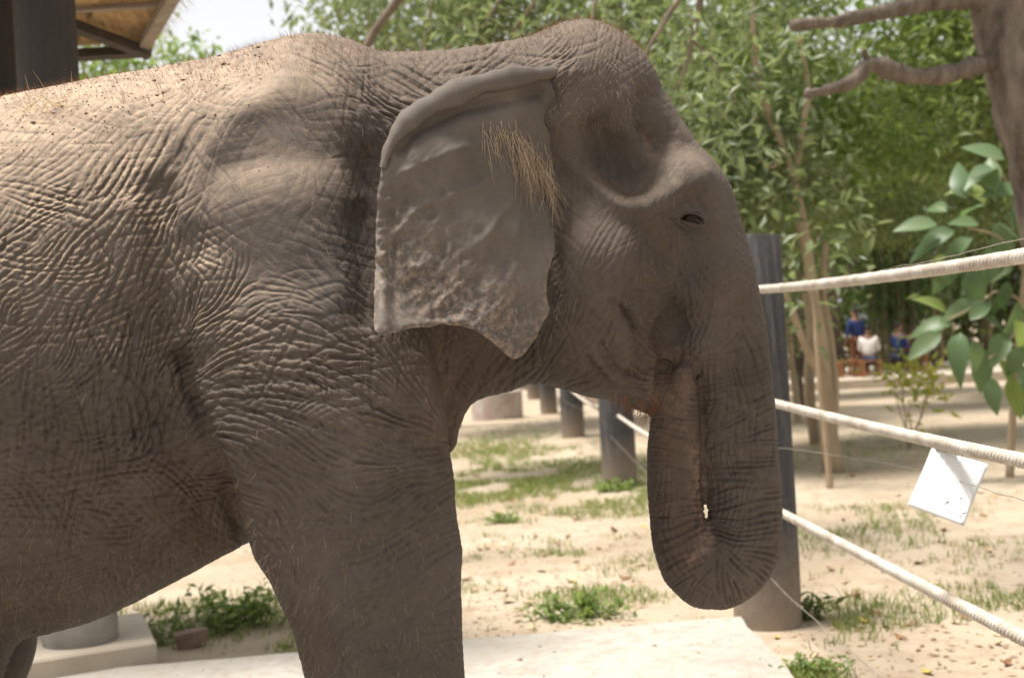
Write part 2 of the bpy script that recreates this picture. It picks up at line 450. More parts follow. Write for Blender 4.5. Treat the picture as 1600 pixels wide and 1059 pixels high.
# --- surface nets
def surface_nets(F, org, h):
    s = F < 0
    nx, ny, nz = F.shape
    cs = s[:-1, :-1, :-1].astype(np.int8)
    tot = np.zeros((nx - 1, ny - 1, nz - 1), np.int8)
    for a in (0, 1):
        for b in (0, 1):
            for c in (0, 1): tot += s[a:nx - 1 + a, b:ny - 1 + b, c:nz - 1 + c]
    act = (tot > 0) & (tot < 8)
    I = np.argwhere(act); idx = -np.ones(act.shape, np.int32); idx[act] = np.arange(len(I))
    acc = np.zeros((len(I), 3)); cnt = np.zeros(len(I))
    corners = [(a, b, c) for a in (0, 1) for b in (0, 1) for c in (0, 1)]
    for p in corners:
        for axis in range(3):
            if p[axis]: continue
            q = list(p); q[axis] = 1
            fa = F[I[:, 0] + p[0], I[:, 1] + p[1], I[:, 2] + p[2]]; fb = F[I[:, 0] + q[0], I[:, 1] + q[1], I[:, 2] + q[2]]
            m = (fa < 0) != (fb < 0)
            tt = np.where(m, fa / np.where(m, fa - fb, 1), 0)
            pt = np.tile(np.array(p, float), (len(I), 1)); pt[:, axis] += tt
            acc += pt * m[:, None]; cnt += m
    V = (I + acc / cnt[:, None]) * h + org
    Q = []
    for axis in range(3):
        sa = [slice(1, -1)] * 3; sb = [slice(1, -1)] * 3; sa[axis] = slice(0, -1); sb[axis] = slice(1, None)
        m = s[tuple(sa)] != s[tuple(sb)]
        base = np.argwhere(m); flip = s[tuple(sa)][m]
        off = [1, 1, 1]; off[axis] = 0
        base = base + off
        u, v = [(1, 2), (2, 0), (0, 1)][axis]
        def at(du, dv):
            b = base.copy(); b[:, u] -= du; b[:, v] -= dv
            return idx[b[:, 0], b[:, 1], b[:, 2]]
        quad = np.stack([at(1, 1), at(0, 1), at(0, 0), at(1, 0)], 1)
        quad[~flip] = quad[~flip][:, ::-1]
        Q.append(quad)
    Q = np.concatenate(Q); Q = Q[(Q >= 0).all(1)]
    return V, Q
V, Q = surface_nets(F, np.array([gx0, gy0, gz0]), VOX)
del F

def edges_of(Q):
    e = np.concatenate([Q[:, [0, 1]], Q[:, [1, 2]], Q[:, [2, 3]], Q[:, [3, 0]]])
    return e
def laplace(V, Q, it, lam=0.6, fixed=None):
    e = edges_of(Q); n = len(V)
    a = np.concatenate([e[:, 0], e[:, 1]]); b = np.concatenate([e[:, 1], e[:, 0]])
    c = np.bincount(a, minlength=n).astype(float)
    for _ in range(it):
        m = np.stack([np.bincount(a, V[b, k], n) for k in range(3)], 1) / np.maximum(c, 1)[:, None]
        W = V + lam * (m - V)
        if fixed is not None: W[fixed] = V[fixed]
        W[c == 0] = V[c == 0]
        V = W
    return V
def normals(V, Q):
    n = np.cross(V[Q[:, 2]] - V[Q[:, 0]], V[Q[:, 3]] - V[Q[:, 1]])
    N = np.stack([np.bincount(Q.ravel(), np.repeat(n[:, k], 4), len(V)) for k in range(3)], 1)
    return N / (np.linalg.norm(N, axis=1, keepdims=True) + 1e-12)
def subdivide(V, Q, mask):
    A = Q[mask]; B = Q[~mask]
    e = np.sort(edges_of(A), 1); key = e[:, 0].astype(np.int64) * len(V) + e[:, 1]
    uk, inv = np.unique(key, return_inverse=True)
    mid = 0.5 * (V[uk // len(V)] + V[uk % len(V)])
    m = len(A); em = inv.reshape(4, m).T + len(V)
    fc = V[A].mean(1); fi = np.arange(m) + len(V) + len(uk)
    NV = np.concatenate([V, mid, fc])
    NQ = np.concatenate([np.stack([A[:, k], em[:, k], fi, em[:, (k + 3) % 4]], 1) for k in range(4)])
    border = np.zeros(len(NV), bool)
    if len(B):
        kb = np.sort(edges_of(B), 1); kb = np.unique(kb[:, 0].astype(np.int64) * len(V) + kb[:, 1])
        border[len(V) + np.nonzero(np.isin(uk, kb))[0]] = True
        border[np.unique(B)] = True
    return NV, np.concatenate([NQ, B]), np.r_[np.ones(4 * m, bool), np.zeros(len(B), bool)], border
V = laplace(V, Q, 6)
for lev in range(2):
    N = normals(V, Q); fcen = V[Q].mean(1); fn = N[Q].mean(1)
    view = np.array([0, 0, CAM_H]) - fcen; view /= np.linalg.norm(view, axis=1, keepdims=True)
    pp = proj(fcen)
    mask = ((fn * view).sum(1) > (-.12 if lev == 0 else -.04)) & (pp[:, 0] > -60) & (pp[:, 1] < (1120 if lev == 0 else 1085)) & (fcen[:, 1] < Y0 + (.4 if lev == 0 else .10))
    V, Q, ref, border = subdivide(V, Q, mask)
    V = laplace(V, Q, 3 if lev == 0 else 2, 0.5, fixed=border)

# --- maps in the side view: clay strokes (coarse) and creases (fine)
MX0, MY0, MW, MH = -160, -10, 1430, 1110
def seg_dist(gx, gy, pl):
    d = None
    for (x0, y0), (x1, y1) in zip(pl[:-1], pl[1:]):
        vx, vy = x1 - x0, y1 - y0; L2 = vx * vx + vy * vy + 1e-9
        tt = np.clip(((gx - x0) * vx + (gy - y0) * vy) / L2, 0, 1)
        e = (gx - x0 - vx * tt) ** 2 + (gy - y0 - vy * tt) ** 2
        d = e if d is None else np.minimum(d, e)
    return np.sqrt(d)
cgx, cgy = np.meshgrid(np.arange(MX0, MX0 + MW, 3.0), np.arange(MY0, MY0 + MH, 3.0), indexing='ij')
def stroke_map(strokes):
    H = np.zeros_like(cgx)
    for pl, sig, a in strokes:
        pl = pl if len(pl) > 1 else [pl[0], (pl[0][0] + .1, pl[0][1])]
        H += a * np.exp(-0.5 * (seg_dist(cgx, cgy, pl) / sig) ** 2)
    return H
def sample(H, pts, step):
    fx = np.clip((pts[:, 0] - MX0) / step, 0, H.shape[0] - 1.001); fy = np.clip((pts[:, 1] - MY0) / step, 0, H.shape[1] - 1.001)
    i, j = fx.astype(int), fy.astype(int); u, v = fx - i, fy - j
    return (H[i, j] * (1 - u) + H[i + 1, j] * u) * (1 - v) + (H[i, j + 1] * (1 - u) + H[i + 1, j + 1] * u) * v

RELIEF = stroke_map([  # (polyline, sigma px, mm)
    # temple hollow, upper hollow beside the forehead, zygomatic ridge, brow
    ([(938, 210), (962, 255), (988, 284)], 25, -52), ([(925, 160), (945, 230)], 36, -12),
    ([(1016, 150), (1008, 190), (1022, 222)], 13, -40), ([(1040, 160), (1058, 205)], 14, 10),
    ([(990, 150), (985, 195), (1005, 235)], 12, 9),
    ([(900, 262), (935, 290), (972, 318), (1010, 322), (1046, 306)], 13, 25),
    ([(1088, 282)], 25, 34), ([(1050, 290), (1075, 300)], 16, 8), ([(1055, 260), (1040, 245)], 18, 8),
    ([(1054, 336), (1066, 327), (1082, 328), (1095, 340)], 5, 13), ([(1062, 348), (1078, 356), (1092, 352)], 5, 10), ([(1070, 341), (1086, 344)], 5, -10),
    ([(1044, 326), (1062, 314), (1084, 314), (1100, 328)], 3, -6), ([(1038, 318), (1060, 304), (1088, 304)], 3, -5), ([(1056, 356), (1074, 366), (1094, 362)], 3, -5), ([(1050, 364), (1070, 378), (1096, 374)], 3, -4), ([(1050, 345), (1066, 366), (1088, 366)], 3.5, -4),
    ([(1100, 360), (1092, 420), (1080, 450)], 12, -9),
    # cheek hollow, mouth corner, jaw folds
    ([(1000, 470), (1030, 490), (1040, 520)], 26, -30), ([(1097, 596), (1098, 680), (1102, 780)], 4, -5), ([(1028, 600), (1034, 572), (1060, 558), (1086, 570), (1092, 590)], 5, -8), ([(1024, 560), (1058, 542), (1096, 556)], 6, 9), ([(1046, 500), (1042, 545), (1036, 590)], 8, -16), ([(1028, 470), (1046, 500), (1050, 540)], 4, 9), ([(1000, 490), (1018, 520), (1026, 560)], 4, 8), ([(975, 480), (1000, 520), (1008, 560)], 3.5, -8),
    ([(985, 500), (1005, 530), (1005, 565), (985, 590)], 9, -12), ([(960, 520), (985, 560), (970, 600)], 10, 9), ([(938, 540), (962, 578), (998, 590), (1018, 566)], 4, -10), ([(915, 560), (950, 600), (1000, 610)], 4, -9), ([(930, 556), (958, 592), (1004, 600)], 5, 8), ([(985, 612), (1012, 630)], 9, 9), ([(1024, 440), (1052, 470), (1064, 510)], 4, -7), ([(1008, 450), (1030, 462)], 5, 7), ([(955, 470), (985, 490), (998, 520)], 4, -7),
    ([(1012, 545), (1022, 590), (1010, 622)], 8, 10), ([(1086, 470), (1082, 560)], 14, 8),
    ([(900, 380), (960, 400), (1000, 430)], 40, 12), ([(870, 330), (860, 420), (845, 520)], 14, -16),
    ([(1062, 556), (1052, 600)], 10, -6), ([(1030, 400), (1000, 440)], 22, -12),
    # ear socket
    ([(790, 150), (850, 148)], 13, -30), ([(800, 178), (860, 190)], 9, 10), ([(860, 120), (888, 112)], 12, 8),
    # neck
    ([(600, 120), (640, 170), (600, 260)], 34, -16), ([(575, 250), (580, 480)], 26, -22),
    # shoulder blade and its edges
    ([(350, 190), (430, 150), (500, 150)], 50, 16), ([(262, 330), (290, 250), (350, 170), (420, 110)], 16, -12),
    ([(290, 330), (320, 240), (380, 180)], 26, 14), ([(245, 300), (252, 420), (272, 560)], 18, -20), ([(210, 330), (215, 430)], 22, 10),
    ([(400, 420), (480, 430)], 40, -10), ([(520, 160), (560, 300)], 20, 10),
    ([(320, 430), (300, 520)], 24, 12),
    # arm pit crease and leg
    ([(278, 560), (300, 620), (330, 690), (352, 760), (384, 850)], 9, -30), ([(310, 600), (350, 690), (380, 770), (420, 870)], 16, 12),
    ([(250, 650), (300, 740), (330, 800)], 26, -18), ([(180, 560), (220, 660), (240, 740)], 22, 10),
    ([(470, 900), (500, 980), (520, 1060)], 12, -14), ([(440, 880), (470, 930)], 16, 12), ([(545, 960), (560, 1060)], 20, 8),
    ([(600, 780), (620, 900)], 40, 8), ([(640, 690), (690, 700)], 10, -12), ([(560, 730), (690, 735)], 14, 8),
    ([(690, 580), (700, 640), (690, 690)], 8, -12), ([(660, 560), (672, 650)], 12, 8), ([(730, 570), (716, 620)], 7, -10), ([(800, 572), (740, 600), (712, 640)], 6, 7),
    ([(0, 780), (200, 790), (330, 760)], 34, -10), ([(0, 640), (140, 640)], 60, 8),
])

GUIDE = [  # x, y, crease angle, spacing px, depth mm, cross depth mm
    (0, 250, 35, 15, .7, .5), (150, 200, 40, 14, .6, .4), (60, 400, 40, 12, 1.1, .9), (150, 400, 58, 14, 1.6, .9), (230, 300, 62, 16, 2.0, .6), (270, 230, 55, 16, 1.4, .4), (320, 160, 45, 16, .9, .3), (420, 90, 25, 14, .6, .3), (200, 140, 30, 14, .4, .4),
    (200, 480, 62, 14, 2.3, 1.5), (260, 420, 70, 14, 2.6, 1.0), (60, 550, 45, 12, 1.6, 1.2), (150, 600, 60, 14, 2.5, 2.0), (240, 560, 75, 14, 3.2, 2.0), (200, 680, 40, 16, 3.2, 2.5), (290, 650, 60, 15, 3.0, 2.0), (50, 680, 30, 14, 2.0, 1.5),
    (100, 780, 8, 14, 2.6, 1.4), (230, 760, 2, 14, 3.0, 1.5), (310, 790, 12, 14, 3.0, 1.5), (0, 800, 8, 14, 2.2, 1.2), (50, 880, 8, 15, 2.2, 1.0), (180, 880, 16, 14, 2.2, 1.0), (300, 860, 26, 12, 2.0, 1.0), (100, 950, 12, 13, 1.6, .8), (0, 960, 5, 13, 1.6, .8),
    (400, 250, 70, 16, .2, .2), (440, 290, 70, 16, .15, .15), (350, 300, 80, 16, .3, .2), (450, 380, -70, 18, .2, .2), (500, 200, -50, 18, .4, .2), (300, 400, 80, 15, 1.5, .6), (310, 490, 65, 14, 2.2, 1.0), (400, 470, 30, 14, .9, .5), (480, 450, -20, 16, .5, .3),
    (560, 300, -70, 22, 1.2, .3), (560, 420, -65, 20, 1.2, .4), (540, 500, -50, 17, 1.2, .6), (470, 130, -50, 18, .5, .3),
    (330, 560, 40, 13, 2.8, 1.5), (400, 540, 18, 13, 3.3, 1.5), (480, 540, -10, 14, 3.5, 1.5), (560, 570, -25, 15, 3.5, 1.5), (620, 620, -35, 16, 3.8, 1.5), (660, 670, -35, 16, 3.8, 1.2), (340, 620, 18, 12, 2.8, 1.5), (420, 610, -8, 12, 3.3, 1.5), (500, 640, -22, 13, 3.2, 1.2), (580, 680, -18, 14, 3.2, 1.0), (650, 715, 5, 14, 2.6, 1.0),
    (370, 680, -35, 10, 2.2, .6), (440, 700, -38, 10, 2.4, .5), (510, 730, -40, 11, 2.0, .5), (400, 760, -45, 10, 1.7, .5), (470, 790, -50, 11, 1.4, .5), (590, 760, 10, 14, 1.6, .8), (660, 780, 25, 14, 1.9, .8),
    (430, 860, -60, 11, 1.2, .5), (560, 860, 20, 13, 1.3, .8), (660, 860, 25, 13, 1.6, .7), (500, 960, 70, 14, 1.4, .6), (600, 960, 15, 13, 1.1, .9), (680, 980, 20, 13, 1.1, .9), (600, 1060, 8, 13, 1.1, .9), (500, 1060, 75, 13, 1.3, .8),
    (560, 110, -40, 14, 2.6, .8), (520, 90, -45, 14, 1.7, .5), (600, 170, -45, 14, 2.9, .8), (570, 230, -55, 16, 2.0, .5), (640, 120, -20, 13, 2.6, .8), (700, 125, 0, 13, 2.6, .8), (770, 110, 18, 13, 2.3, .8), (840, 95, 25, 13, 2.0, .8), (700, 82, 5, 15, 1.2, 1.0), (870, 125, 20, 12, 2.0, .8), (640, 80, -15, 14, 1.2, .8),
    (650, 560, -60, 16, 1.6, .8), (720, 560, 75, 14, 2.2, 1.0), (770, 580, 35, 14, 2.2, 1.0), (700, 640, 70, 14, 2.4, 1.0), (620, 540, -50, 16, 1.4, .7),
    (930, 70, 82, 9, .7, .6), (860, 80, 60, 10, .8, .6), (1000, 100, 75, 10, .6, .5), (900, 190, 85, 14, .3, .3), (980, 240, 60, 14, .2, .2), (1080, 250, 60, 14, .3, .3), (890, 290, 85, 15, .5, .3), (880, 400, 85, 15, 1.2, .5), (870, 470, 80, 14, 1.6, .6), (930, 460, 74, 14, 1.5, .6), (900, 545, 70, 13, 1.8, .8), (950, 520, 60, 13, 1.5, .8), (970, 420, 62, 15, .6, .3), (1000, 380, 65, 16, .35, .25), (940, 370, 70, 16, .3, .2),
    (1010, 470, 30, 11, 1.6, .8), (990, 530, -20, 12, 2.0, .8), (960, 595, -15, 12, 2.2, .8), (900, 590, 20, 12, 2.0, .8), (1020, 545, -60, 11, 2.0, .8), (1060, 370, 70, 11, 1.0, .6), (1040, 335, 35, 9, .9, .4), (1080, 440, 82, 11, 1.2, 1.0), (1058, 510, 78, 11, 1.6, 1.0), (1110, 330, 75, 13, .4, .4), (1100, 380, 80, 12, .9, .8),
]
g = np.array(GUIDE, float)
GX, GY = np.meshgrid(np.arange(MX0, MX0 + MW, dtype=np.float32), np.arange(MY0, MY0 + MH, dtype=np.float32), indexing='ij')
sub = 6
sx, sy_ = GX[::sub, ::sub], GY[::sub, ::sub]
W0 = 0; C2 = 0; S2 = 0; LM = 0; A1 = 0; A2 = 0
for (x, y, a, lm, a1, a2) in GUIDE:
    w = np.exp(-0.5 * ((sx - x) ** 2 + (sy_ - y) ** 2) / 40.0 ** 2) + 1e-7 / (1 + ((sx - x) ** 2 + (sy_ - y) ** 2) / 1e4)
    C2 = C2 + w * math.cos(2 * R(a)); S2 = S2 + w * math.sin(2 * R(a)); LM = LM + w * lm; A1 = A1 + w * a1; A2 = A2 + w * a2; W0 = W0 + w
C2, S2, LM, A1, A2 = C2 / W0, S2 / W0, LM / W0, A1 / W0, A2 / W0
# trunk: creases run across the axis
tx, ty, tr_ = TRS[:, 0], TRS[:, 1], TRS[:, 3]
tdx, tdy = np.gradient(tx), np.gradient(ty)
dd = (sx[..., None] - tx) ** 2 + (sy_[..., None] - ty) ** 2
rel = np.sqrt(dd) / (tr_ + 2)
kk = rel.argmin(-1); rm = rel.min(-1)
frac = kk / (len(tx) - 1.0)
wt = np.clip((1.25 - rm) / 0.2, 0, 1) * np.clip((frac - 0.16) / 0.12, 0, 1)
ta = np.arctan2(-tdx[kk], -tdy[kk])        # perpendicular of the axis in (x right, y up)
C2 = C2 * (1 - wt) + wt * np.cos(2 * ta); S2 = S2 * (1 - wt) + wt * np.sin(2 * ta)
tip = np.clip((frac - 0.72) / 0.1, 0, 1)
LM = LM * (1 - wt) + wt * (10.5 - 2.5 * tip + 2.0 * np.clip(0.4 - frac, 0, 1))
A1 = A1 * (1 - wt) + wt * (2.0 + 1.4 * np.clip((frac - 0.3) / 0.15, 0, 1) - 1.3 * tip)
A2 = A2 * (1 - wt) + wt * (1.7 - 1.1 * tip)
def up(M):
    h = np.zeros(GX.shape, np.float32)
    fx = (GX - MX0) / sub; fy = (GY - MY0) / sub
    i = np.clip(fx.astype(int), 0, M.shape[0] - 2); j = np.clip(fy.astype(int), 0, M.shape[1] - 2)
    u = np.clip(fx - i, 0, 1); v = np.clip(fy - j, 0, 1)
    return ((M[i, j] * (1 - u) + M[i + 1, j] * u) * (1 - v) + (M[i, j + 1] * (1 - u) + M[i + 1, j + 1] * u) * v).astype(np.float32)
C2u, S2u, LMu, A1u, A2u = up(C2), up(S2), up(LM), up(A1), up(A2)
TH = 0.5 * np.arctan2(S2u, C2u)
def blur2(H, sig):
    kx = np.fft.fftfreq(H.shape[0])[:, None]; ky = np.fft.rfftfreq(H.shape[1])[None]
    return np.fft.irfft2(np.fft.rfft2(H) * np.exp(-2 * (np.pi * sig) ** 2 * (kx**2 + ky**2)), H.shape).astype(np.float32)
II, JJ = (GX - MX0), (GY - MY0)
def wrinkle(theta, lam, seed, iters=4, along=3.0, wobble=0.15):
    r = np.random.default_rng(seed)
    wob = blur2(r.standard_normal(GX.shape), 16); wob *= wobble / wob.std()
    th = theta + wob
    lm = blur2(r.standard_normal(GX.shape), 22); lam = lam * np.clip(1 + 0.22 * lm / lm.std(), .65, 1.5)
    dx, dy = np.cos(th), -np.sin(th)
    n = r.standard_normal(GX.shape).astype(np.float32)
    mx, my = GX.shape[0] - 1, GX.shape[1] - 1
    def get(H, ox, oy):
        return H[np.clip(II + ox + .5, 0, mx).astype(np.int32), np.clip(JJ + oy + .5, 0, my).astype(np.int32)]
    def lic(H, ln, m=9):
        acc = 0
        for q in np.linspace(-2, 2, m): acc = acc + math.exp(-0.5 * q * q) * get(H, dx * q * ln, dy * q * ln)
        return acc
    for it in range(iters):
        n = lic(lic(n, lam * .28), along * lam * .5, 11); acc = 0
        for q in np.linspace(-1, 1, 9):
            w = math.cos(2 * math.pi * q) * math.exp(-0.5 * (q / .42) ** 2)
            acc = acc + w * get(n, -dy * q * lam, dx * q * lam)
        n = acc / (acc.std() + 1e-9)
        n = np.tanh(n * 0.95)
    n = blur2(n, 0.6); n /= n.std()
    dep = lic(lic(blur2(r.standard_normal(GX.shape), 4), lam * 2.5), lam * 1.6); dep = np.clip(0.95 + 0.40 * dep / dep.std(), 0.15, 2.0)
    crease = ((1 - np.clip(n / 1.25, -1, 1)) / 2) ** 6    # narrow valleys, broad rounded ridges
    return (0.05 * np.clip(n, -1.2, 1.4) - 1.6 * crease) * dep
trunk_w = up(wt)
WR = 0.85 * A1u * wrinkle(TH, LMu * .76, 1, 4, 2.3, .22)
WR += 0.6 * A1u * (1 - 0.6 * trunk_w) * wrinkle(TH + 0.18, LMu * 2.0, 3, 3, 2.0, .25)
WR += 0.95 * A2u * wrinkle(TH + np.where(trunk_w > .5, R(80), R(52)), LMu * 1.0, 2, 3, 2.2, .2)
WR += 0.8 * A2u * (1 - trunk_w) * wrinkle(TH - R(48), LMu * 0.95, 6, 3, 2.0, .2)
# loose irregular lumps of hide
WR += 0.22 * blur2(rng.standard_normal(GX.shape), 5) * 14
WR = blur2(WR, 0.55)
N = normals(V, Q)
mir = V.copy(); mir[:, 1] = Y0 - np.abs(V[:, 1] - Y0)
PX = proj(mir)
inmap = np.clip((PX[:, 0] - MX0) / 60, 0, 1) * np.clip((MY0 + MH - PX[:, 1]) / 60, 0, 1)
side = np.clip(1.2 * np.abs(N[:, 1]) + 0.25, 0, 1)
disp = sample(RELIEF, PX, 3.0) * np.clip(1.4 * np.abs(N[:, 1]), 0, 1) * inmap
V = V + N * (disp * 0.001)[:, None]
V = laplace(V, Q, 1, 0.4, fixed=border)
N = normals(V, Q)
V = V + N * (1.22 * sample(WR, PX, 1.0) * np.maximum(side * np.where(sample(trunk_w, PX, 1.0) > .5, np.clip(np.abs(N[:, 1]) * 1.6, .3, 1), 1), .4 * sample(trunk_w, PX, 1.0)) * inmap * 0.001)[:, None]
V = V + N * ((fbm(V, 5, 2, 11) - 0.5) * 0.010)[:, None]
N = normals(V, Q)
PXv = proj(V)
near = np.clip(-N[:, 1] * 3, 0, 1)
A_dust = np.clip((N[:, 2] - 0.14) * 1.8, 0, 1) * np.clip((560 - PX[:, 0]) / 300 + 0.35, 0.25, 1.15) * np.clip((V[:, 2] - 1.5) / 0.3, 0, 1)
A_pink = near * sample(stroke_map([([(1088, 700), (1094, 800), (1104, 850), (1085, 870)], 9, .7), ([(1056, 585), (1058, 660)], 22, .2), ([(690, 600), (700, 680)], 20, .2), ([(1020, 220)], 10, .5)]), PX, 3)
A_brown = sample(stroke_map([([(1055, 590), (1055, 760), (1075, 860)], 30, .9), ([(0, 850), (200, 830), (330, 800)], 70, .75), ([(740, 560), (700, 640)], 40, .8), ([(290, 810)], 30, .7), ([(940, 590), (1010, 600)], 30, .6), ([(480, 980), (490, 1060)], 20, .6), ([(1000, 480)], 40, .4)]), PX, 3)
A_grey = sample(stroke_map([([(430, 260), (470, 400)], 70, .9), ([(530, 480), (560, 380)], 40, .8), ([(1000, 180), (950, 250)], 50, .5), ([(1060, 480), (1010, 490)], 40, .7), ([(1086, 355), (1084, 400), (1076, 440)], 9, 1.0), ([(1080, 342)], 20, 1.0), ([(1100, 280), (1120, 400)], 30, .3), ([(650, 900), (640, 1050)], 70, .4)]), PX, 3)
ele = empty('elephant', (-0.35, Y0, SLAB_Z))
tag(ele, 'wrinkled grey-brown elephant with its trunk curled up into its mouth', 'elephant')
body = mesh_obj('body', V, Q, M_SKIN, ele, True, {'dust': A_dust, 'pink': A_pink, 'brown': A_brown, 'grey': A_grey})

# depth of the near surface per pixel cell
DZ = np.full((240, 190), 99.0)
vis = (N[:, 1] < 0.1)
ci = np.clip(((PXv[vis, 0] + 160) / 6).astype(int), 0, 239); cj = np.clip((PXv[vis, 1] / 6 + 1).astype(int), 0, 189)
np.minimum.at(DZ, (ci, cj), V[vis, 1])
def depth(px, py):
    px, py = np.atleast_1d(px).astype(float), np.atleast_1d(py).astype(float)
    i = np.clip(((px + 160) / 6).astype(int), 1, 238); j = np.clip((py / 6 + 1).astype(int), 1, 188)
    return np.min([DZ[i + a, j + b] for a in (-1, 0, 1) for b in (-1, 0, 1)], 0)

# --- ear: a thick leathery sheet hanging from the head
EO = [(884, 118), (846, 112), (800, 113), (760, 122), (720, 136), (680, 152), (648, 170), (622, 194), (606, 222), (596, 256), (590, 300), (587, 350), (586, 420), (585, 480), (585, 518), (598, 521), (616, 519), (650, 512), (690, 507), (720, 509), (745, 517), (768, 533), (786, 550), (800, 561), (812, 561), (824, 548), (838, 524), (850, 504), (860, 484), (856, 474), (853, 450), (858, 420), (866, 392), (866, 372), (858, 345), (868, 300), (872, 260), (868, 210), (874, 160)]
EO = np.array(EO, float)
def inside(px, py, poly):
    c = np.zeros(px.shape, bool); j = len(poly) - 1
    for i in range(len(poly)):
        xi, yi = poly[i]; xj, yj = poly[j]
        m = ((yi > py) != (yj > py)) & (px < (xj - xi) * (py - yi) / (yj - yi + 1e-12) + xi)
        c ^= m; j = i
    return c
# outline resampled densely, with small nicks
def dense(poly, step):
    out = []
    for a, b in zip(poly, np.roll(poly, -1, 0)):
        m = max(1, int(np.hypot(*(b - a)) / step)); out += [a + (b - a) * k / m for k in range(m)]
    return np.array(out)
st = 3.6
OUT = dense(EO, st)
for _ in range(2): OUT = 0.5 * OUT + 0.25 * (np.roll(OUT, 1, 0) + np.roll(OUT, -1, 0))
OUT += (fbm(np.c_[OUT, OUT[:, :1] * 0], 0.06, 3, 21)[:, None] - .5) * np.array([8.0, 8.0])
egx, egy = np.meshgrid(np.arange(580, 892, st), np.arange(105, 570, st), indexing='ij')
ins = inside(egx, egy, OUT)
od = np.full(egx.shape, 1e9)
for a, b in zip(OUT, np.roll(OUT, -1, 0)):
    vx, vy = b - a; L2 = vx * vx + vy * vy + 1e-9
    tt = np.clip(((egx - a[0]) * vx + (egy - a[1]) * vy) / L2, 0, 1)
    od = np.minimum(od, np.hypot(egx - a[0] - vx * tt, egy - a[1] - vy * tt))
ins &= od > st * 0.45
from mathutils.geometry import delaunay_2d_cdt
ipts = np.stack([egx[ins], egy[ins]], 1)
pts2 = np.concatenate([OUT, ipts]); nO = len(OUT)
res = delaunay_2d_cdt([Vector(p) for p in pts2], [(k, (k + 1) % nO) for k in range(nO)], [], 1, 1e-6)
p2 = np.array([tuple(v) for v in res[0]]); tris = np.array(res[2])
edge_d = np.concatenate([np.zeros(nO), od[ins]])
if len(p2) != len(pts2): edge_d = np.resize(edge_d, len(p2))
ex, ey = p2[:, 0], p2[:, 1]
# depth of the sheet: tied to the head in front, lifting clear of neck and shoulder behind
gxq, gyq = np.meshgrid(np.arange(580, 893, 12.0), np.arange(100, 575, 12.0), indexing='ij')
base = depth(gxq.ravel(), gyq.ravel()).reshape(gxq.shape)
base[base > 50] = np.median(base[base < 50])
b2 = base.copy()
for _ in range(10):
    pd = np.pad(b2, 1, mode='edge')
    b2 = np.minimum(base + 0.004, (pd[:-2, 1:-1] + pd[2:, 1:-1] + pd[1:-1, :-2] + pd[1:-1, 2:]) / 4)
fx = (ex - 580) / 12; fy = (ey - 100) / 12; i_, j_ = fx.astype(int), fy.astype(int); u_, v_ = fx - i_, fy - j_
bs = (b2[i_, j_] * (1 - u_) + b2[i_ + 1, j_] * u_) * (1 - v_) + (b2[i_, j_ + 1] * (1 - u_) + b2[i_ + 1, j_ + 1] * u_) * v_
lift = 0.012 + 0.05 * np.clip((860 - ex) / 200, 0, 1) ** 0.8
plane = Y0 - 0.30 - 0.16 * np.clip((880 - ex) / 300, 0, 1) ** 0.9
eY = np.minimum(bs - lift, plane) - 0.10 * np.clip((ey - 170) / 380, 0, 1) ** 1.1 * np.clip((880 - ex) / 120, .35, 1)
hinge = np.clip((ex - 800) / 75, 0, 1) ** 1.3 * np.clip((400 - ey) / 90, 0, 1)
eY = eY * (1 - hinge) + (bs + 0.035) * hinge
p3 = np.c_[ex, ey, ex * 0]
lump = stroke_map
def gs(pl, sig): return np.exp(-0.5 * (seg_dist(ex, ey, pl) / sig) ** 2)
rel = 0.0
rel += 0.018 * gs([(660, 240), (720, 235)], 26) - 0.014 * gs([(740, 270), (790, 330)], 20) + 0.012 * gs([(640, 270), (660, 300)], 12) + 0.008 * gs([(700, 320), (760, 360)], 30) - 0.010 * gs([(640, 300), (700, 330)], 22)
rel += -0.010 * gs([(612, 330), (616, 460), (618, 515)], 6) + 0.014 * gs([(600, 400), (600, 515)], 8) + 0.006 * gs([(592, 280), (590, 400)], 8)
rel += 0.008 * gs([(700, 250), (760, 300), (820, 420)], 30) - 0.012 * gs([(800, 210), (830, 300)], 25)
rel += 0.012 * gs([(780, 450), (810, 540)], 20) + 0.012 * gs([(640, 508), (720, 503), (775, 532)], 5)
blot = np.exp(-0.5 * (seg_dist(ex, ey, [(620, 340), (680, 420), (740, 460)]) / 60) ** 2)
rel += (fbm(p3 * np.array([1, .7, 1]), 0.085, 3, 4) - 0.5) * 0.022 * (0.3 + blot) + (fbm(p3, 0.018, 2, 6) - 0.5) * 0.022
rid = 1 - np.abs(2 * fbm(p3 * np.array([1, .8, 1]), 0.105, 2, 14) - 1)
rel += (rid - .75) * 0.011 * (blot + .10)
for vl in ([(815, 300), (760, 360), (700, 400), (640, 470)], [(760, 360), (740, 420), (690, 480)], [(700, 400), (650, 410), (610, 450)], [(815, 300), (800, 380), (790, 470), (800, 540)], [(790, 470), (740, 500)], [(800, 260), (720, 300), (650, 330), (600, 380)], [(720, 300), (680, 360), (650, 410)], [(790, 220), (700, 230), (630, 270)]):
    vl = [(a_ + rng.normal(0, 6), b_ + rng.normal(0, 6)) for a_, b_ in vl]
    rel += 0.0055 * gs(vl, 4.5)
eY = eY - rel
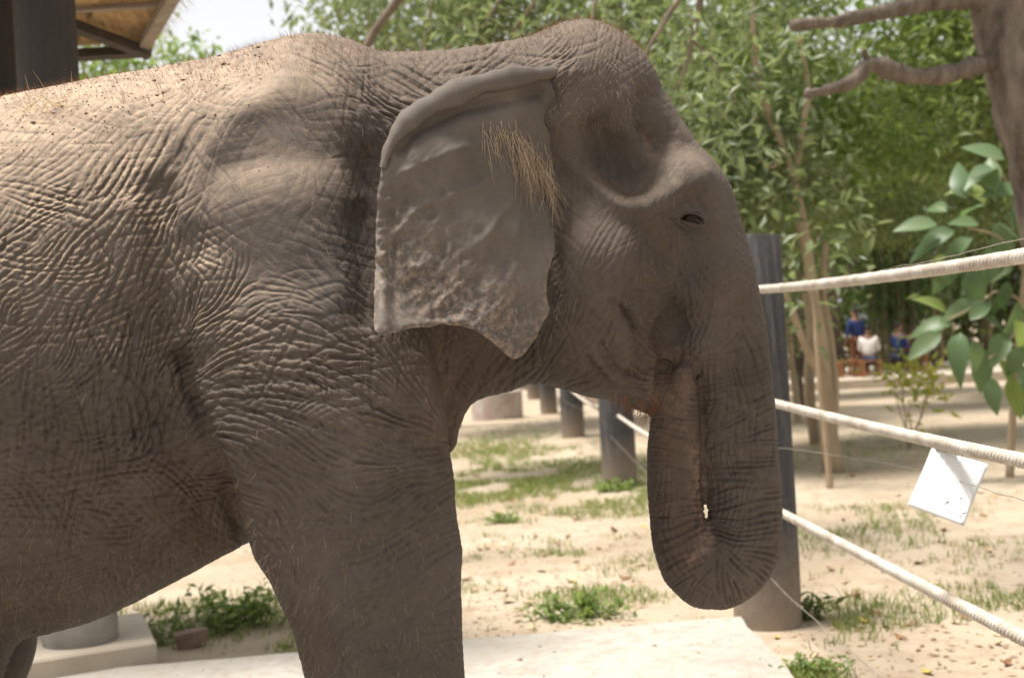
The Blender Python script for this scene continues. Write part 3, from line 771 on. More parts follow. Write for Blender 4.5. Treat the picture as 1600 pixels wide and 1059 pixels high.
# rolled-over upper rim
rim = [(876, 122), (800, 124), (722, 148), (652, 182), (614, 226)]
rw = np.clip((ex - 590) / 60, 0, 1)
eY = eY - 0.014 * gs([(846, 150), (724, 170), (650, 205)], 9)*0 + 0.020 * gs([(840, 146), (722, 172), (655, 203), (625, 232)], 7)
thick = 0.007 * np.clip(edge_d / 9, 0, 1) ** 0.5
n2 = len(ex)
def unpx(px, py, Yv):
    u, v = px - 800.0, 529.5 - py
    return np.stack([(u * CR + v * SR) / FPX * Yv, Yv, CAM_H + (-u * SR + v * CR) / FPX * Yv], 1)
Vf = unpx(ex, ey, eY - thick); Vb = unpx(ex, ey, eY + thick)
EV = np.concatenate([Vf, Vb])
ET = np.concatenate([tris, tris[:, ::-1] + n2])
n_chk = np.cross(Vf[tris[0, 1]] - Vf[tris[0, 0]], Vf[tris[0, 2]] - Vf[tris[0, 0]])
if n_chk[1] > 0: ET = ET[:, ::-1]
pinkE = np.exp(-0.5 * (seg_dist(ex, ey, [(620, 420), (690, 470), (780, 500)]) / 45) ** 2) + np.exp(-edge_d / 6.0) * (ey > 380)
pinkE = np.clip(pinkE, 0, 1)
# the rim roll: a flattened tube along the top edge
RIM = resample([(893, 108, 0, 3), (862, 113, 0, 9), (820, 119, 0, 13), (770, 127, 0, 15), (724, 141, 0, 17), (684, 159, 0, 17), (650, 179, 0, 15), (624, 204, 0, 12), (606, 232, 0, 8), (598, 262, 0, 4)], 60)
iy = [float(np.interp(0, [0], [0])) for _ in RIM]
rimY = []
for q_ in RIM:
    w_ = np.exp(-0.5 * ((ex - q_[0]) ** 2 + (ey - q_[1]) ** 2) / 8 ** 2) + 1e-12
    rimY.append((w_ * eY).sum() / w_.sum())
rimY = np.array(rimY); rimY = np.convolve(np.pad(rimY, 4, mode='edge'), np.ones(9) / 9, 'valid')
na = 18
aa = np.arange(na) / na * 2 * np.pi
RV = []
tang = np.gradient(RIM[:, :2], axis=0); tang /= np.linalg.norm(tang, axis=1, keepdims=True)
for k_, q_ in enumerate(RIM):
    nrm = np.array([-tang[k_, 1], tang[k_, 0]])
    r_ = q_[3] * 1.12 * (1 + 0.14 * math.sin(k_ * .43 + 1) + 0.05 * math.sin(k_ * 1.3))
    ring = q_[:2] + nrm * (r_ * np.cos(aa))[:, None]
    RV.append(unpx(ring[:, 0], ring[:, 1], rimY[k_] - 0.012 + 0.78 * r_ * S0 * np.sin(aa)))
RV = np.concatenate(RV); nk = len(RIM)
i, j = np.meshgrid(np.arange(nk - 1), np.arange(na), indexing='ij')
RQ = np.stack([i * na + j, i * na + (j + 1) % na, (i + 1) * na + (j + 1) % na, (i + 1) * na + j], -1).reshape(-1, 4)
RV += (fbm(RV, 30, 2, 3) - .5)[:, None] * 0.008
EVall = np.concatenate([EV, RV])
ear = mesh_obj('ear', EVall, [ET, RQ + len(EV)], M_EAR, ele, True, {'pink': np.concatenate([pinkE, pinkE * 0, np.zeros(len(RV))])})
bm_fix = ear.data
# the other ear: mirrored about the animal's mid plane
EVm = EVall.copy(); EVm[:, 1] = 2 * Y0 - EVm[:, 1]
mesh_obj('ear', EVm, [ET[:, ::-1], (RQ + len(EV))[:, ::-1]], M_EAR, ele, True, {'pink': np.concatenate([pinkE, pinkE * 0, np.zeros(len(RV))])})

# --- eye: ball with upper and lower lid
eyc = P(1080, 342, depth(1080, 342)[0] + 0.013)
def patch(c, r, e0, e1, sgn, n=20, m=9, squash=.85):
    az2 = np.linspace(-1.65, 1.65, n); k2 = np.linspace(0, 1, m)
    P_ = []
    for q in az2:
        w2 = math.cos(q * .95) ** .7 if abs(q * .95) < 1.57 else 0.0
        el2 = R(-6) + (R(e0) - R(-6)) * w2 + (R(e1) - R(e0)) * k2 * 1.0
        P_.append(np.c_[np.sin(q) * np.cos(el2), -np.cos(q) * np.cos(el2) * sgn, np.sin(el2)])
    V_ = np.concatenate(P_) * r * np.array([1.25, 1, squash])
    a2 = R(-18); V_ = np.c_[V_[:, 0] * math.cos(a2) - V_[:, 2] * math.sin(a2), V_[:, 1], V_[:, 0] * math.sin(a2) + V_[:, 2] * math.cos(a2)]
    i, j = np.meshgrid(np.arange(n - 1), np.arange(m - 1), indexing='ij')
    return V_ + c, np.stack([i * m + j, (i + 1) * m + j, (i + 1) * m + j + 1, i * m + j + 1], -1).reshape(-1, 4)
for sgn, yy in ((1, eyc[1]), (-1, 2 * Y0 - eyc[1])):
    cc_ = np.array([eyc[0], yy, eyc[2]])
    mb = MB(); a_ = np.linspace(0, np.pi, 13)
    mb.lathe(np.c_[0.021 * np.sin(a_) + 1e-5, -0.021 * np.cos(a_)], cc_, 20)
    ball = mb.build('eye', M_EYE, ele, True)
    for e0, e1, r_ in ((26, 80, .0255), (-33, -80, .0245)):
        v_, q_ = patch(cc_, r_, e0, e1, sgn)
        o = mesh_obj('eyelid', v_, q_, M_SKIN, ball, True, {'grey': np.full(len(v_), 1.2), 'brown': np.full(len(v_), .3), 'pink': np.zeros(len(v_)), 'dust': np.zeros(len(v_))})
        sm = o.modifiers.new('thickness', 'SOLIDIFY'); sm.thickness = .004; sm.offset = 0
# --- hair
def strands(roots, dirs, lens, r0, curl=0.25, grav=0.0, seg=3):
    n = len(roots); V_ = []; pts = [roots]; d_ = dirs.copy()
    for k in range(seg):
        d_ = d_ + rng.normal(0, curl, d_.shape) + np.array([0, 0, -grav])
        d_ /= np.linalg.norm(d_, axis=1, keepdims=True)
        pts.append(pts[-1] + d_ * (lens / seg)[:, None])
    a = rng.normal(0, 1, (n, 3)); a = np.cross(dirs, a); a /= np.linalg.norm(a, axis=1, keepdims=True) + 1e-9
    b = np.cross(dirs, a); b /= np.linalg.norm(b, axis=1, keepdims=True) + 1e-9
    rings = []
    for k, p in enumerate(pts):
        r = r0 * (1 - 0.85 * k / seg)
        rings.append(np.stack([p + a * r, p - .5 * a * r + .87 * b * r, p - .5 * a * r - .87 * b * r], 1))
    V_ = np.stack(rings, 1)                      # n, seg+1, 3, 3
    m = (seg + 1) * 3
    base = (np.arange(n) * m)[:, None, None]
    k, j = np.meshgrid(np.arange(seg), np.arange(3), indexing='ij')
    q = np.stack([k * 3 + j, k * 3 + (j + 1) % 3, (k + 1) * 3 + (j + 1) % 3, (k + 1) * 3 + j], -1).reshape(1, -1, 4)
    return V_.reshape(-1, 3), (q + base).reshape(-1, 4)
# ear tuft
rl = resample([(757, 205, 0, 1), (785, 203, 0, 1), (806, 214, 0, 1), (826, 238, 0, 1), (848, 256, 0, 1), (866, 282, 0, 1)], 230)
rl = np.concatenate([rl, rl[100:]])
rp = rl[:, :2] + rng.normal(0, 8, (len(rl), 2))
rY = np.array([eY[np.argmin((ex - q[0]) ** 2 + (ey - q[1]) ** 2)] for q in rp]) - 0.006
roots = unpx(rp[:, 0], rp[:, 1], rY)
L = np.where(rng.random(len(rp)) < .35, rng.uniform(.08, .17, len(rp)), rng.uniform(.04, .10, len(rp)))
L *= np.where(rp[:, 0] < 800, .65, 1.0)
clump = vnoise(np.c_[rp, rp[:, :1] * 0], 0.09, 2) - .5
dr = np.c_[clump * 1.0 + 0.1, -0.28 + rng.normal(0, .1, len(rp)), -np.ones(len(rp))]
dr /= np.linalg.norm(dr, axis=1, keepdims=True)
hv, hq = strands(roots, dr, L, 0.0008, 0.13, 0.10, 5)
tag(mesh_obj('ear_hair', hv, hq, M_HAIR_TAN, ear), kind='stuff')
# bristles on crown, neck and back
def pick(cond, n):
    ids = np.nonzero(cond)[0]
    return rng.choice(ids, min(n, len(ids)), replace=False)
crest = (np.abs(V[:, 1] - Y0) < 0.30) & (N[:, 2] > 0.55) & (PXv[:, 0] > -150) & (PXv[:, 0] < 1030) & (V[:, 2] > 1.7)
ids = pick(crest, 4200)
dr = N[ids] + rng.normal(0, .25, (len(ids), 3)) + np.array([-.35, 0, .3]); dr /= np.linalg.norm(dr, axis=1, keepdims=True)
hv, hq = strands(V[ids] - N[ids] * .002, dr, rng.uniform(.006, .024, len(ids)), 0.00045, .15, 0, 2)
tag(mesh_obj('back_hair', hv, hq, M_HAIR_RED, ele), kind='stuff')
sidec = (N[:, 1] < -0.2) & (PXv[:, 0] > -40) & (PXv[:, 1] < 1080)
ids = np.concatenate([pick(sidec, 800), pick(sidec & (PXv[:, 1] > 800) & (PXv[:, 0] < 760), 1000), pick(sidec & (PXv[:, 0] > 840) & (PXv[:, 0] < 1010) & (PXv[:, 1] < 200), 500)])
dr = 0.5 * N[ids] + rng.normal(0, .35, (len(ids), 3)) + np.array([-.1, 0, -.7]); dr /= np.linalg.norm(dr, axis=1, keepdims=True)
hv, hq = strands(V[ids] - N[ids] * .001, dr, rng.uniform(.012, .04, len(ids)), 0.00026, .15, 0.1, 2)
tag(mesh_obj('body_hair', hv, hq, M_HAIR_PALE, ele), kind='stuff')
chin = (PXv[:, 0] > 955) & (PXv[:, 0] < 1030) & (PXv[:, 1] > 615) & (PXv[:, 1] < 660) & (N[:, 2] < -.2)
ids = pick(chin, 140)
if len(ids):
    dr = N[ids] + rng.normal(0, .3, (len(ids), 3)) + np.array([-.1, 0, -.8]); dr /= np.linalg.norm(dr, axis=1, keepdims=True)
    hv, hq = strands(V[ids], dr, rng.uniform(.02, .06, len(ids)), 0.0006, .12, 0.1, 3)
    tag(mesh_obj('chin_hair', hv, hq, M_HAIR_RED, ele), kind='stuff')

# ================================================================== THINGS ON THE ANIMAL
M_STRAW = simple('straw', (0.42, 0.30, 0.16), (0.62, 0.48, 0.28), 15, 0.7, 0)
M_CRUMB = simple('dirt_crumb', (0.07, 0.04, 0.022), (0.20, 0.13, 0.08), 60, 0.95, 0)
def on_back(px, py):
    i = np.argmin((PXv[:, 0] - px) ** 2 + (PXv[:, 1] - py) ** 2 + 1e6 * (N[:, 2] < 0.25)); return V[i], N[i]
sp, sn = on_back(72, 172)
nS = 34
sr = sp + np.c_[rng.normal(0, .028, nS), rng.normal(0, .02, nS), rng.uniform(-.002, .012, nS)]
sd = np.c_[rng.normal(0, 1, nS), rng.normal(0, .5, nS), rng.uniform(.02, .55, nS)]; sd /= np.linalg.norm(sd, axis=1, keepdims=True)
hv, hq = strands(sr, sd, rng.uniform(.04, .12, nS), .0011, .22, .12, 4)
tag(mesh_obj('straw_wisp', hv, hq, M_STRAW, loc=sp), 'small wisp of dry straw lying on the back of the elephant', 'straw')
tops = pick((N[:, 2] > 0.5) & (PXv[:, 0] > -20) & (PXv[:, 0] < 1000) & (V[:, 2] > 1.85) & ((PXv[:, 0] < 420) | (rng.random(len(V)) < .12)), 900)
cr = rng.uniform(.0009, .0028, len(tops)) * np.where(rng.random(len(tops)) < .06, 2.2, 1)
oc = np.array([[1, 0, 0], [-1, 0, 0], [0, 1, 0], [0, -1, 0], [0, 0, 1], [0, 0, -.5]]) * np.array([1.2, 1, .7])
of = np.array([[0, 2, 4], [2, 1, 4], [1, 3, 4], [3, 0, 4], [2, 0, 5], [1, 2, 5], [3, 1, 5], [0, 3, 5]])
cv = (V[tops][:, None] + oc[None] * cr[:, None, None] * rng.uniform(.6, 1.4, (len(tops), 6, 1))).reshape(-1, 3)
cf = (of[None] + (np.arange(len(tops)) * 6)[:, None, None]).reshape(-1, 3)
tag(mesh_obj('dirt_crumbs', cv, cf, M_CRUMB, smooth=False), 'scattered crumbs of dry dirt on the back of the elephant', 'dirt', kind='stuff')

# ================================================================== FENCE: posts, ropes, wires
t = NT('post_paint')
tc = t.node('ShaderNodeTexCoord'); sx_ = t.node('ShaderNodeSeparateXYZ'); t.l.new(tc.outputs['Object'], sx_.inputs[0])
n1 = t.noise(3, 4, .6, stretch=(2, 2, .35)); n2 = t.noise(25, 4, .7)
c = t.ramp(n1, [(0.3, (0.026, 0.026, 0.029)), (0.7, (0.070, 0.069, 0.072))])
c = t.mix(t.math('MULTIPLY', t.math('SUBTRACT', t.noise(9, 5, .7, stretch=(3, 3, .25)), .5, True), 2.2, True), c, (0.20, 0.185, 0.17))
mud = t.math('ADD', t.math('MULTIPLY', t.math('SUBTRACT', 0.55, sx_.outputs[2]), 1.7, True), t.math('MULTIPLY', t.math('SUBTRACT', n2, .5), .6), True)
c = t.mix(t.math('MULTIPLY', mud, .85), c, (0.30, 0.235, 0.175))
t.col(c).rough(.65, .18); t.bump(n2, .2, .004)
M_POST = t.m
POSTS = []
post_px = [(1200, 968), (969, 756), (896, 681), (858, 644)]
for k, (px, py) in enumerate(post_px):
    POSTS.append(G(px, py, 0.0))
dpost = (POSTS[3] - POSTS[0]) / 3
POSTS += [POSTS[3] + dpost, POSTS[3] + 2 * dpost]
POST0 = np.array([1.50, 0.25, 0])
post_lab = ['dark grey round fence post standing right behind the curled trunk', 'grey round fence post with a rope end beside the trunk tip', 'grey round fence post, third along the line from the trunk', 'pale grey round fence post, fourth along the line from the trunk', 'grey round fence post, fifth along the line, near the concrete ring', 'farthest grey round fence post of the line']
pr = 0.185
for k, p in enumerate(POSTS + [POST0]):
    mb = MB()
    h_ = 2.08 + (0.03 * ((k * 37) % 5 - 2) if k else 0)
    foot = -0.15
    mb.lathe([(pr * .97, foot), (pr, .3), (pr * .99, h_ - .012), (pr * .95, h_), (.001, h_ + .004)], (0, 0, 0), 40)
    o = mb.build('fence_post', M_POST); o.location = p; smooth_by_angle(o, 40)
    tag(o, post_lab[k] if k < 6 else 'grey round fence post at the near end of the ropes', 'post', 'round posts of the rope fence')
t = NT('rope_fibre')
n1 = t.noise(9, 5, .65); n2 = t.noise(220, 3, .7)
c = t.ramp(n1, [(0.35, (0.41, 0.35, 0.29)), (0.65, (0.62, 0.58, 0.52))])
c = t.mix(t.math('MULTIPLY', t.math('SUBTRACT', n2, .5, True), 2.5, True), c, (0.36, 0.27, 0.20))
t.col(c).rough(.9, .1); t.bump(n2, .6, .003)
M_ROPE = t.m
M_WIRE = simple('rusty_wire', (0.16, 0.12, 0.09), (0.35, 0.31, 0.27), 30, .5, 0)
def rope_path(a, b, sag, m):
    k = np.linspace(0, 1, m)[:, None]
    p = a + (b - a) * k; p[:, 2] -= sag * 4 * (k * (1 - k))[:, 0]
    return p
def rope(a, b, sag, label, fine=True, r0=.0205, group='ropes of the post fence'):
    L_ = np.linalg.norm(b - a); m = int(L_ / (.0042 if fine else .03)); n = 18 if fine else 8
    p = rope_path(a, b, sag, m)
    tg = np.gradient(p, axis=0); tg /= np.linalg.norm(tg, axis=1, keepdims=True)
    b1 = np.cross(tg, [0, 0, 1.]); b1 /= np.linalg.norm(b1, axis=1, keepdims=True); b2 = np.cross(b1, tg)
    th = np.arange(n) / n * 2 * np.pi; s_ = np.linspace(0, L_, m)
    ph = th[None] - (s_ / .075 * 2 * np.pi)[:, None]
    rr = r0 * (0.58 + 0.48 * np.abs(np.cos(1.5 * ph)) ** .6)
    if fine: rr = rr * (1 + .10 * (vnoise(np.c_[np.repeat(s_, n) * 9, np.tile(np.cos(th), m), np.tile(np.sin(th), m)], 3, 2).reshape(m, n) - .5)) + rng.normal(0, .0006, (m, n))
    Vr = (p[:, None] + rr[..., None] * (np.cos(th)[None, :, None] * b1[:, None] + np.sin(th)[None, :, None] * b2[:, None])).reshape(-1, 3)
    i, j = np.meshgrid(np.arange(m - 1), np.arange(n), indexing='ij')
    Qr = np.stack([i * n + j, i * n + (j + 1) % n, (i + 1) * n + (j + 1) % n, (i + 1) * n + j], -1).reshape(-1, 4)
    e_ = empty('fence_rope', tuple(a)); tag(e_, label, 'rope', group)
    st_ = mesh_obj('strand', Vr, Qr, M_ROPE, e_)
    if fine:
        k_ = rng.integers(0, len(Vr), 5500); nr = Vr[k_] - p[k_ // n]; nr /= np.linalg.norm(nr, axis=1, keepdims=True)
        dr = nr + rng.normal(0, .6, nr.shape) + np.array([0, 0, .15]); dr /= np.linalg.norm(dr, axis=1, keepdims=True)
        hv, hq = strands(Vr[k_] - nr * .002, dr, rng.uniform(.003, .011, len(k_)), .0005, .2, 0, 2)
        tag(mesh_obj('fuzz', hv, hq, M_ROPE, st_), kind='stuff')
    return e_
RH = [(1.79, .05, 'topmost'), (1.205, .03, 'middle'), (.64, -.02, 'lowest')]
def off(p, z): return np.array([p[0], p[1], z])
for z_, sg, nm in RH:
    rope(off(POSTS[0], z_), off(POST0, z_ + (.01 if nm != 'lowest' else .06)), sg if nm != 'lowest' else .0, f'thick pale twisted rope, {nm} of three running from the dark post past the trunk')
names = ['post behind the trunk and the post after it', 'second and third posts', 'third and fourth posts', 'fourth and fifth posts']
for k in range(4):
    for z_, sg, nm in RH:
        rope(off(POSTS[k], z_ + .08 * (nm == 'lowest')), off(POSTS[k + 1], z_ + .10 * (nm == 'lowest')), .05, f'{nm} pale rope strung between the {names[k]}', False)
def wire(pts, label, r=.0016):
    mb = MB(); pts = resample3(pts, 60); pts[1:-1] += rng.normal(0, .0022, (58, 3)); mb.tube(pts, r, 5)
    tag(mb.build('wire', M_WIRE, smooth=True, loc=pts[0]), label, 'wire', 'thin wires of the post fence')
def resample3(pts, m):
    pts = np.array(pts, float); dl = np.r_[0, np.cumsum(np.linalg.norm(np.diff(pts, axis=0), axis=1))]
    q = np.linspace(0, dl[-1], m); return np.stack([cat(dl, pts[:, k], q) for k in range(3)], 1)
p1 = POSTS[0]
wire([off(p1, 1.80), P(1400, 418, 5.0), P(1600, 374, 3.6), off(POST0, 1.84)], 'thin bare wire running just above the topmost thick rope')
wire([off(p1 + [-.1, -.15, 0], .98), P(1420, 731, 4.7), P(1600, 780, 3.5), off(POST0, 1.12)], 'thin wire crossing in front of the hanging white sheet')
wire([P(880, 625, 20.2), P(955, 682, 13.35), P(998, 726, 12.2), P(1120, 830, 8.3), P(1208, 906, 6.72), P(1242, 940, 6.3), P(1400, 1075, 4.6)], 'thin slack wire slanting low across the grey fence posts', .0022)

# hanging white sheet
M_PAPER = simple('white_paper', (0.78, 0.78, 0.77), (0.84, 0.84, 0.83), 5, .6, 0)
M_INK = simple('faded_ink', (0.03, 0.03, 0.04), (0.12, 0.12, 0.14), 60, .6, 0)
cs_ = [(1456, 695, 4.22), (1544, 720, 4.05), (1506, 817, 4.03), (1418, 784, 4.2)]
A_, B_, C_, D_ = [P(q[0], q[1] + 5, q[2]) for q in cs_]
m = 13
uu, vv = np.meshgrid(np.linspace(0, 1, m), np.linspace(0, 1, m), indexing='ij')
uu, vv = uu.ravel()[:, None], vv.ravel()[:, None]
def sheet(u, v): return (A_ * (1 - u) + B_ * u) * (1 - v) + (D_ * (1 - u) + C_ * u) * v + np.array([0, -1, 0]) * (.004 * np.sin(np.pi * u) + .003 * np.sin(4 * v + 2 * u))
pv = sheet(uu, vv)
i, j = np.meshgrid(np.arange(m - 1), np.arange(m - 1), indexing='ij')
pq = np.stack([i * m + j, i * m + j + 1, (i + 1) * m + j + 1, (i + 1) * m + j], -1).reshape(-1, 4)
back = pv + np.array([0, .0025, 0])
rimi = np.concatenate([np.arange(m) * m, (m - 1) * m + np.arange(1, m), (np.arange(m - 1)[::-1]) * m + m - 1, np.arange(1, m - 1)[::-1]])
rq = np.stack([rimi, np.roll(rimi, -1), np.roll(rimi, -1) + m * m, rimi + m * m], 1)
sg = empty('hanging_sheet', tuple(A_)); tag(sg, 'white card sheet hanging crooked under the middle rope, with a few faint marks', 'card')
shp = mesh_obj('sheet', np.concatenate([pv, back]), [pq, pq[:, ::-1] + m * m, rq], M_PAPER, sg)
for (u0, v0, u1, v1, w_) in [(.60, .72, .57, .80, .008), (.62, .71, .61, .76, .005), (.655, .755, .645, .785, .006), (.66, .84, .675, .87, .007), (.70, .85, .71, .89, .007), (.79, .60, .77, .64, .008), (.90, .835, .93, .80, .010), (.90, .86, .88, .91, .008), (.93, .80, .955, .795, .006)]:
    a = np.array([u0, v0]); b = np.array([u1, v1]); d_ = (b - a) / np.hypot(*(b - a)); nn = np.array([-d_[1], d_[0]]) * w_ * 1.3
    q = np.array([a + nn, a - nn, b - nn * .4, b + nn * .4])
    mesh_obj('ink_mark', sheet(q[:, :1], q[:, 1:]) - np.array([0, .0022, 0]), np.array([[0, 1, 2, 3]]), M_INK, shp, False)
mb = MB()
for u_ in (.12, .55):
    q = sheet(np.array([[u_]]), np.array([[.01]]))[0]
    w_ = np.linspace(0, 1, 9)[:, None]; yy_ = q[1]
    xr = np.interp(yy_, [POST0[1], p1[1]], [POST0[0], p1[0]]); zr = 1.18
    mb = MB(); mb.tube(q + (np.array([xr, yy_, zr]) - q) * w_, .0012, 5); mb.build('string', M_WIRE, sg, True)

# concrete ring
t = NT('ring_concrete'); n1 = t.noise(4, 5, .65); n2 = t.noise(40, 4, .7)
t.col(t.ramp(n1, [(0.3, (0.33, 0.235, 0.205)), (0.5, (0.40, 0.33, 0.295)), (0.7, (0.47, 0.43, 0.40))])).rough(.9, .2); t.bump(n2, .4, .01)
rc = G(777, 655, 0); rc[1] += .5
mb = MB(); mb.lathe([(.53, -.1), (.53, .53), (.515, .55), (.46, .55), (.45, .53), (.45, -.1)], (0, 0, 0), 48)
o = mb.build('concrete_ring', t.m); o.location = rc; smooth_by_angle(o, 30)
tag(o, 'low round concrete ring with pinkish stained sides on the sand', 'concrete ring')

# ================================================================== PAVILION at the left
t = NT('pillar_dark'); n1 = t.noise(2.5, 5, .6, stretch=(2, 2, .3)); n2 = t.noise(30, 4, .6)
t.col(t.ramp(n1, [(0.3, (0.022, 0.020, 0.020)), (0.55, (0.042, 0.036, 0.032)), (0.75, (0.075, 0.058, 0.045))])).rough(.6, .18); t.bump(n2, .12, .004)
M_PILLAR = t.m
M_DRUM = simple('weathered_cement', (0.16, 0.145, 0.125), (0.27, 0.245, 0.21), 6, .9, .4, .006, bscale=40)
M_PLINTH = simple('dusty_cement', (0.36, 0.30, 0.235), (0.47, 0.405, 0.325), 4, .92, .4, .008, bscale=30)
pc = G(246, 1032, SLAB_Z); fd = np.array([-.889, -.459, 0]); sd_ = np.array([-.459 * .76, .889 * 1.03, 0]); sd_ /= np.linalg.norm(sd_)
PZ = SLAB_Z + .10
mb = MB()
cor = [pc, pc + fd * 1.25, pc + fd * 1.25 + sd_ * .85, pc + sd_ * .85]
bv = .012; cen = sum(cor) / 4
lo_ = np.array([q * [1, 1, 0] + [0, 0, -.05] for q in cor]); mi_ = np.array([q * [1, 1, 0] + [0, 0, PZ - bv] for q in cor]); hi_ = np.array([(q + (cen - q) / np.linalg.norm(cen - q) * bv * 1.4) * [1, 1, 0] + [0, 0, PZ] for q in cor])
k = np.arange(4); kn = (k + 1) % 4
mb.add(np.concatenate([lo_, mi_, hi_]), Q=np.concatenate([np.stack([k, kn, kn + 4, k + 4], 1), np.stack([k + 4, kn + 4, kn + 8, k + 8], 1), [[8, 9, 10, 11]]])[:, ::-1])
tag(mb.build('pillar_plinth', M_PLINTH, loc=pc), 'low dusty cement plinth under the round pillar base', 'plinth')
pil = [pc + fd * .36 + sd_ * .30, None]
pil[1] = P(-14, 60, 7.1); 
def pillar(p, label, H, cat_='pillar'):
    e_ = empty('pillar', (p[0], p[1], PZ if p[1] < 7 else 0)); tag(e_, label, cat_, 'dark pillars of the thatched shelter')
    z0 = e_.location.z
    mb = MB(); mb.lathe([(.185, z0 - .03), (.19, z0 + .01), (.192, z0 + .13), (.182, z0 + .155), (.170, z0 + .165), (.166, z0 + .30), (.158, z0 + .315)], (p[0], p[1], 0), 40)
    o = mb.build('base', M_DRUM, e_); smooth_by_angle(o, 40)
    mb = MB(); mb.lathe([(.155, z0 + .2), (.155, H)], (p[0], p[1], 0), 40); mb.build('shaft', M_PILLAR, e_, True)
pillar(pil[0], 'dark glossy round pillar rising from the round cement base', 4.0)
pillar(pil[1], 'darker pillar standing to the left behind the pillar with the cement base', 4.0)
# thatched roof corner
M_TH = simple('thatch', (0.30, 0.185, 0.085), (0.56, 0.385, 0.20), 5, .9, .6, .02, stretch=(6, 1, 6), bscale=14)
M_WOOD_D = simple('dark_timber', (0.035, 0.028, 0.022), (0.08, 0.062, 0.048), 6, .7, .3, .004, stretch=(1, 6, 6))
M_WOOD_L = simple('pale_timber', (0.20, 0.165, 0.13), (0.33, 0.28, 0.225), 6, .75, .3, .004, stretch=(1, 6, 6))
RA = P(222, 74, 8.0); U = P(283, -30, 7.3) - RA; Wd = np.array([-1., 0, 0])
roof = empty('thatched_roof', tuple(RA)); tag(roof, 'underside corner of a thatched roof on timber rafters beside the dark pillars', 'roof')
nrm = np.cross(Wd, U); nrm /= np.linalg.norm(nrm); nrm *= np.sign(nrm[2])
UL = np.linalg.norm(U); Uh = U / UL
# thatch panels between battens, each a piece of its own
for a in range(7):
    for b in range(4):
        mb = MB(); s0, s1 = a * .42 - .02, a * .42 + .405; t0, t1 = b * .55 - .03, b * .55 + .53
        q = [RA + Wd * s0 + Uh * t0, RA + Wd * s1 + Uh * t0, RA + Wd * s1 + Uh * t1, RA + Wd * s0 + Uh * t1]
        lift_ = nrm * (.05 + .012 * ((a * 3 + b * 5) % 4))
        q = np.array([x + lift_ for x in q]); mb.add(np.concatenate([q, q + nrm * .12]), Q=[[0, 1, 2, 3], [7, 6, 5, 4], [0, 4, 5, 1], [1, 5, 6, 2], [2, 6, 7, 3], [3, 7, 4, 0]])
        mb.build('thatch_panel', M_TH, roof)
def beam(a, b, w, mat, name):
    mb = MB(); d_ = (b - a) / np.linalg.norm(b - a); s_ = np.cross(d_, nrm); s_ /= np.linalg.norm(s_); n_ = np.cross(s_, d_)
    q = [a + s_ * w * i + n_ * w * j for i, j in ((-1, -1), (1, -1), (1, 1), (-1, 1))] + [b + s_ * w * i + n_ * w * j for i, j in ((-1, -1), (1, -1), (1, 1), (-1, 1))]
    mb.add(np.array(q), Q=[[0, 1, 2, 3], [7, 6, 5, 4], [0, 4, 5, 1], [1, 5, 6, 2], [2, 6, 7, 3], [3, 7, 4, 0]]); return mb.build(name, mat, roof)
beam(RA - nrm * .01 - Uh * .05, RA + Uh * 2.3 - nrm * .01, .035, M_WOOD_L, 'rafter')
beam(RA + Wd * .0 - nrm * .03, RA + Wd * 3.0 - nrm * .03, .03, M_WOOD_D, 'eave_beam')
beam(RA - nrm * .05 - Wd * .05, RA + Wd * 1.5 + Uh * 1.0 - nrm * .05 + np.array([0, 0, .12]), .032, M_WOOD_D, 'hip_beam')
for k in range(1, 5): beam(RA + Wd * .7 * k - nrm * .0, RA + Wd * .7 * k + Uh * 2.2 - nrm * .0, .025, M_WOOD_L, 'rafter')
for k in range(1, 5): beam(RA + Uh * .5 * k + nrm * .03, RA + Uh * .5 * k + Wd * 3 + nrm * .03, .014, M_WOOD_L, 'batten')
nf = 900
e1 = rng.random(nf) < .5
fr = np.where(e1[:, None], RA + Wd * rng.uniform(0, 3, nf)[:, None], RA + Uh * rng.uniform(0, 2.2, nf)[:, None] - Wd * 0.0) + nrm * rng.uniform(.04, .17, nf)[:, None]
fdn = np.where(e1[:, None], -Uh, -Wd * .9 - Uh * .5) + rng.normal(0, .3, (nf, 3)) + np.array([0, 0, -.35]); fdn /= np.linalg.norm(fdn, axis=1, keepdims=True)
hv, hq = strands(fr - fdn * .05, fdn, rng.uniform(.10, .26, nf), .0035, .12, .06, 3)
tag(mesh_obj('straw_fringe', hv, hq, M_STRAW, roof), kind='stuff')

# ================================================================== TREES AND PLANTS
def bark(name, c1, c2, sc=7, st=(1, 1, .3), b=.6): return simple(name, c1, c2, sc, .9, b, .02, stretch=st, bscale=sc * 3)
M_BARK_G = bark('gnarled_bark', (0.070, 0.053, 0.040), (0.215, 0.175, 0.140), 11, (1, 1, .35), 1.0)
M_BARK_T = bark('twig_bark', (0.12, 0.09, 0.065), (0.24, 0.19, 0.14), 6)
M_BARK_P = bark('pale_bark', (0.27, 0.205, 0.135), (0.40, 0.32, 0.22), 5)
M_BARK_D = bark('dark_bark', (0.07, 0.05, 0.036), (0.16, 0.12, 0.09), 5)
M_LEAF_A = leaf_mat('leaf_mid_green', (0.105, 0.140, 0.052), (0.225, 0.265, 0.110), .48)
M_LEAF_B = leaf_mat('leaf_grey_green', (0.105, 0.140, 0.068), (0.215, 0.250, 0.145), .42, .4)
M_LEAF_C = leaf_mat('leaf_fresh_green', (0.120, 0.180, 0.050), (0.235, 0.300, 0.105), .5)
M_LEAF_D = leaf_mat('leaf_dark_green', (0.075, 0.105, 0.045), (0.165, 0.200, 0.085), .45)
M_LEAF_Y = leaf_mat('leaf_yellow_green', (0.26, 0.30, 0.06), (0.50, 0.47, 0.12), .45)
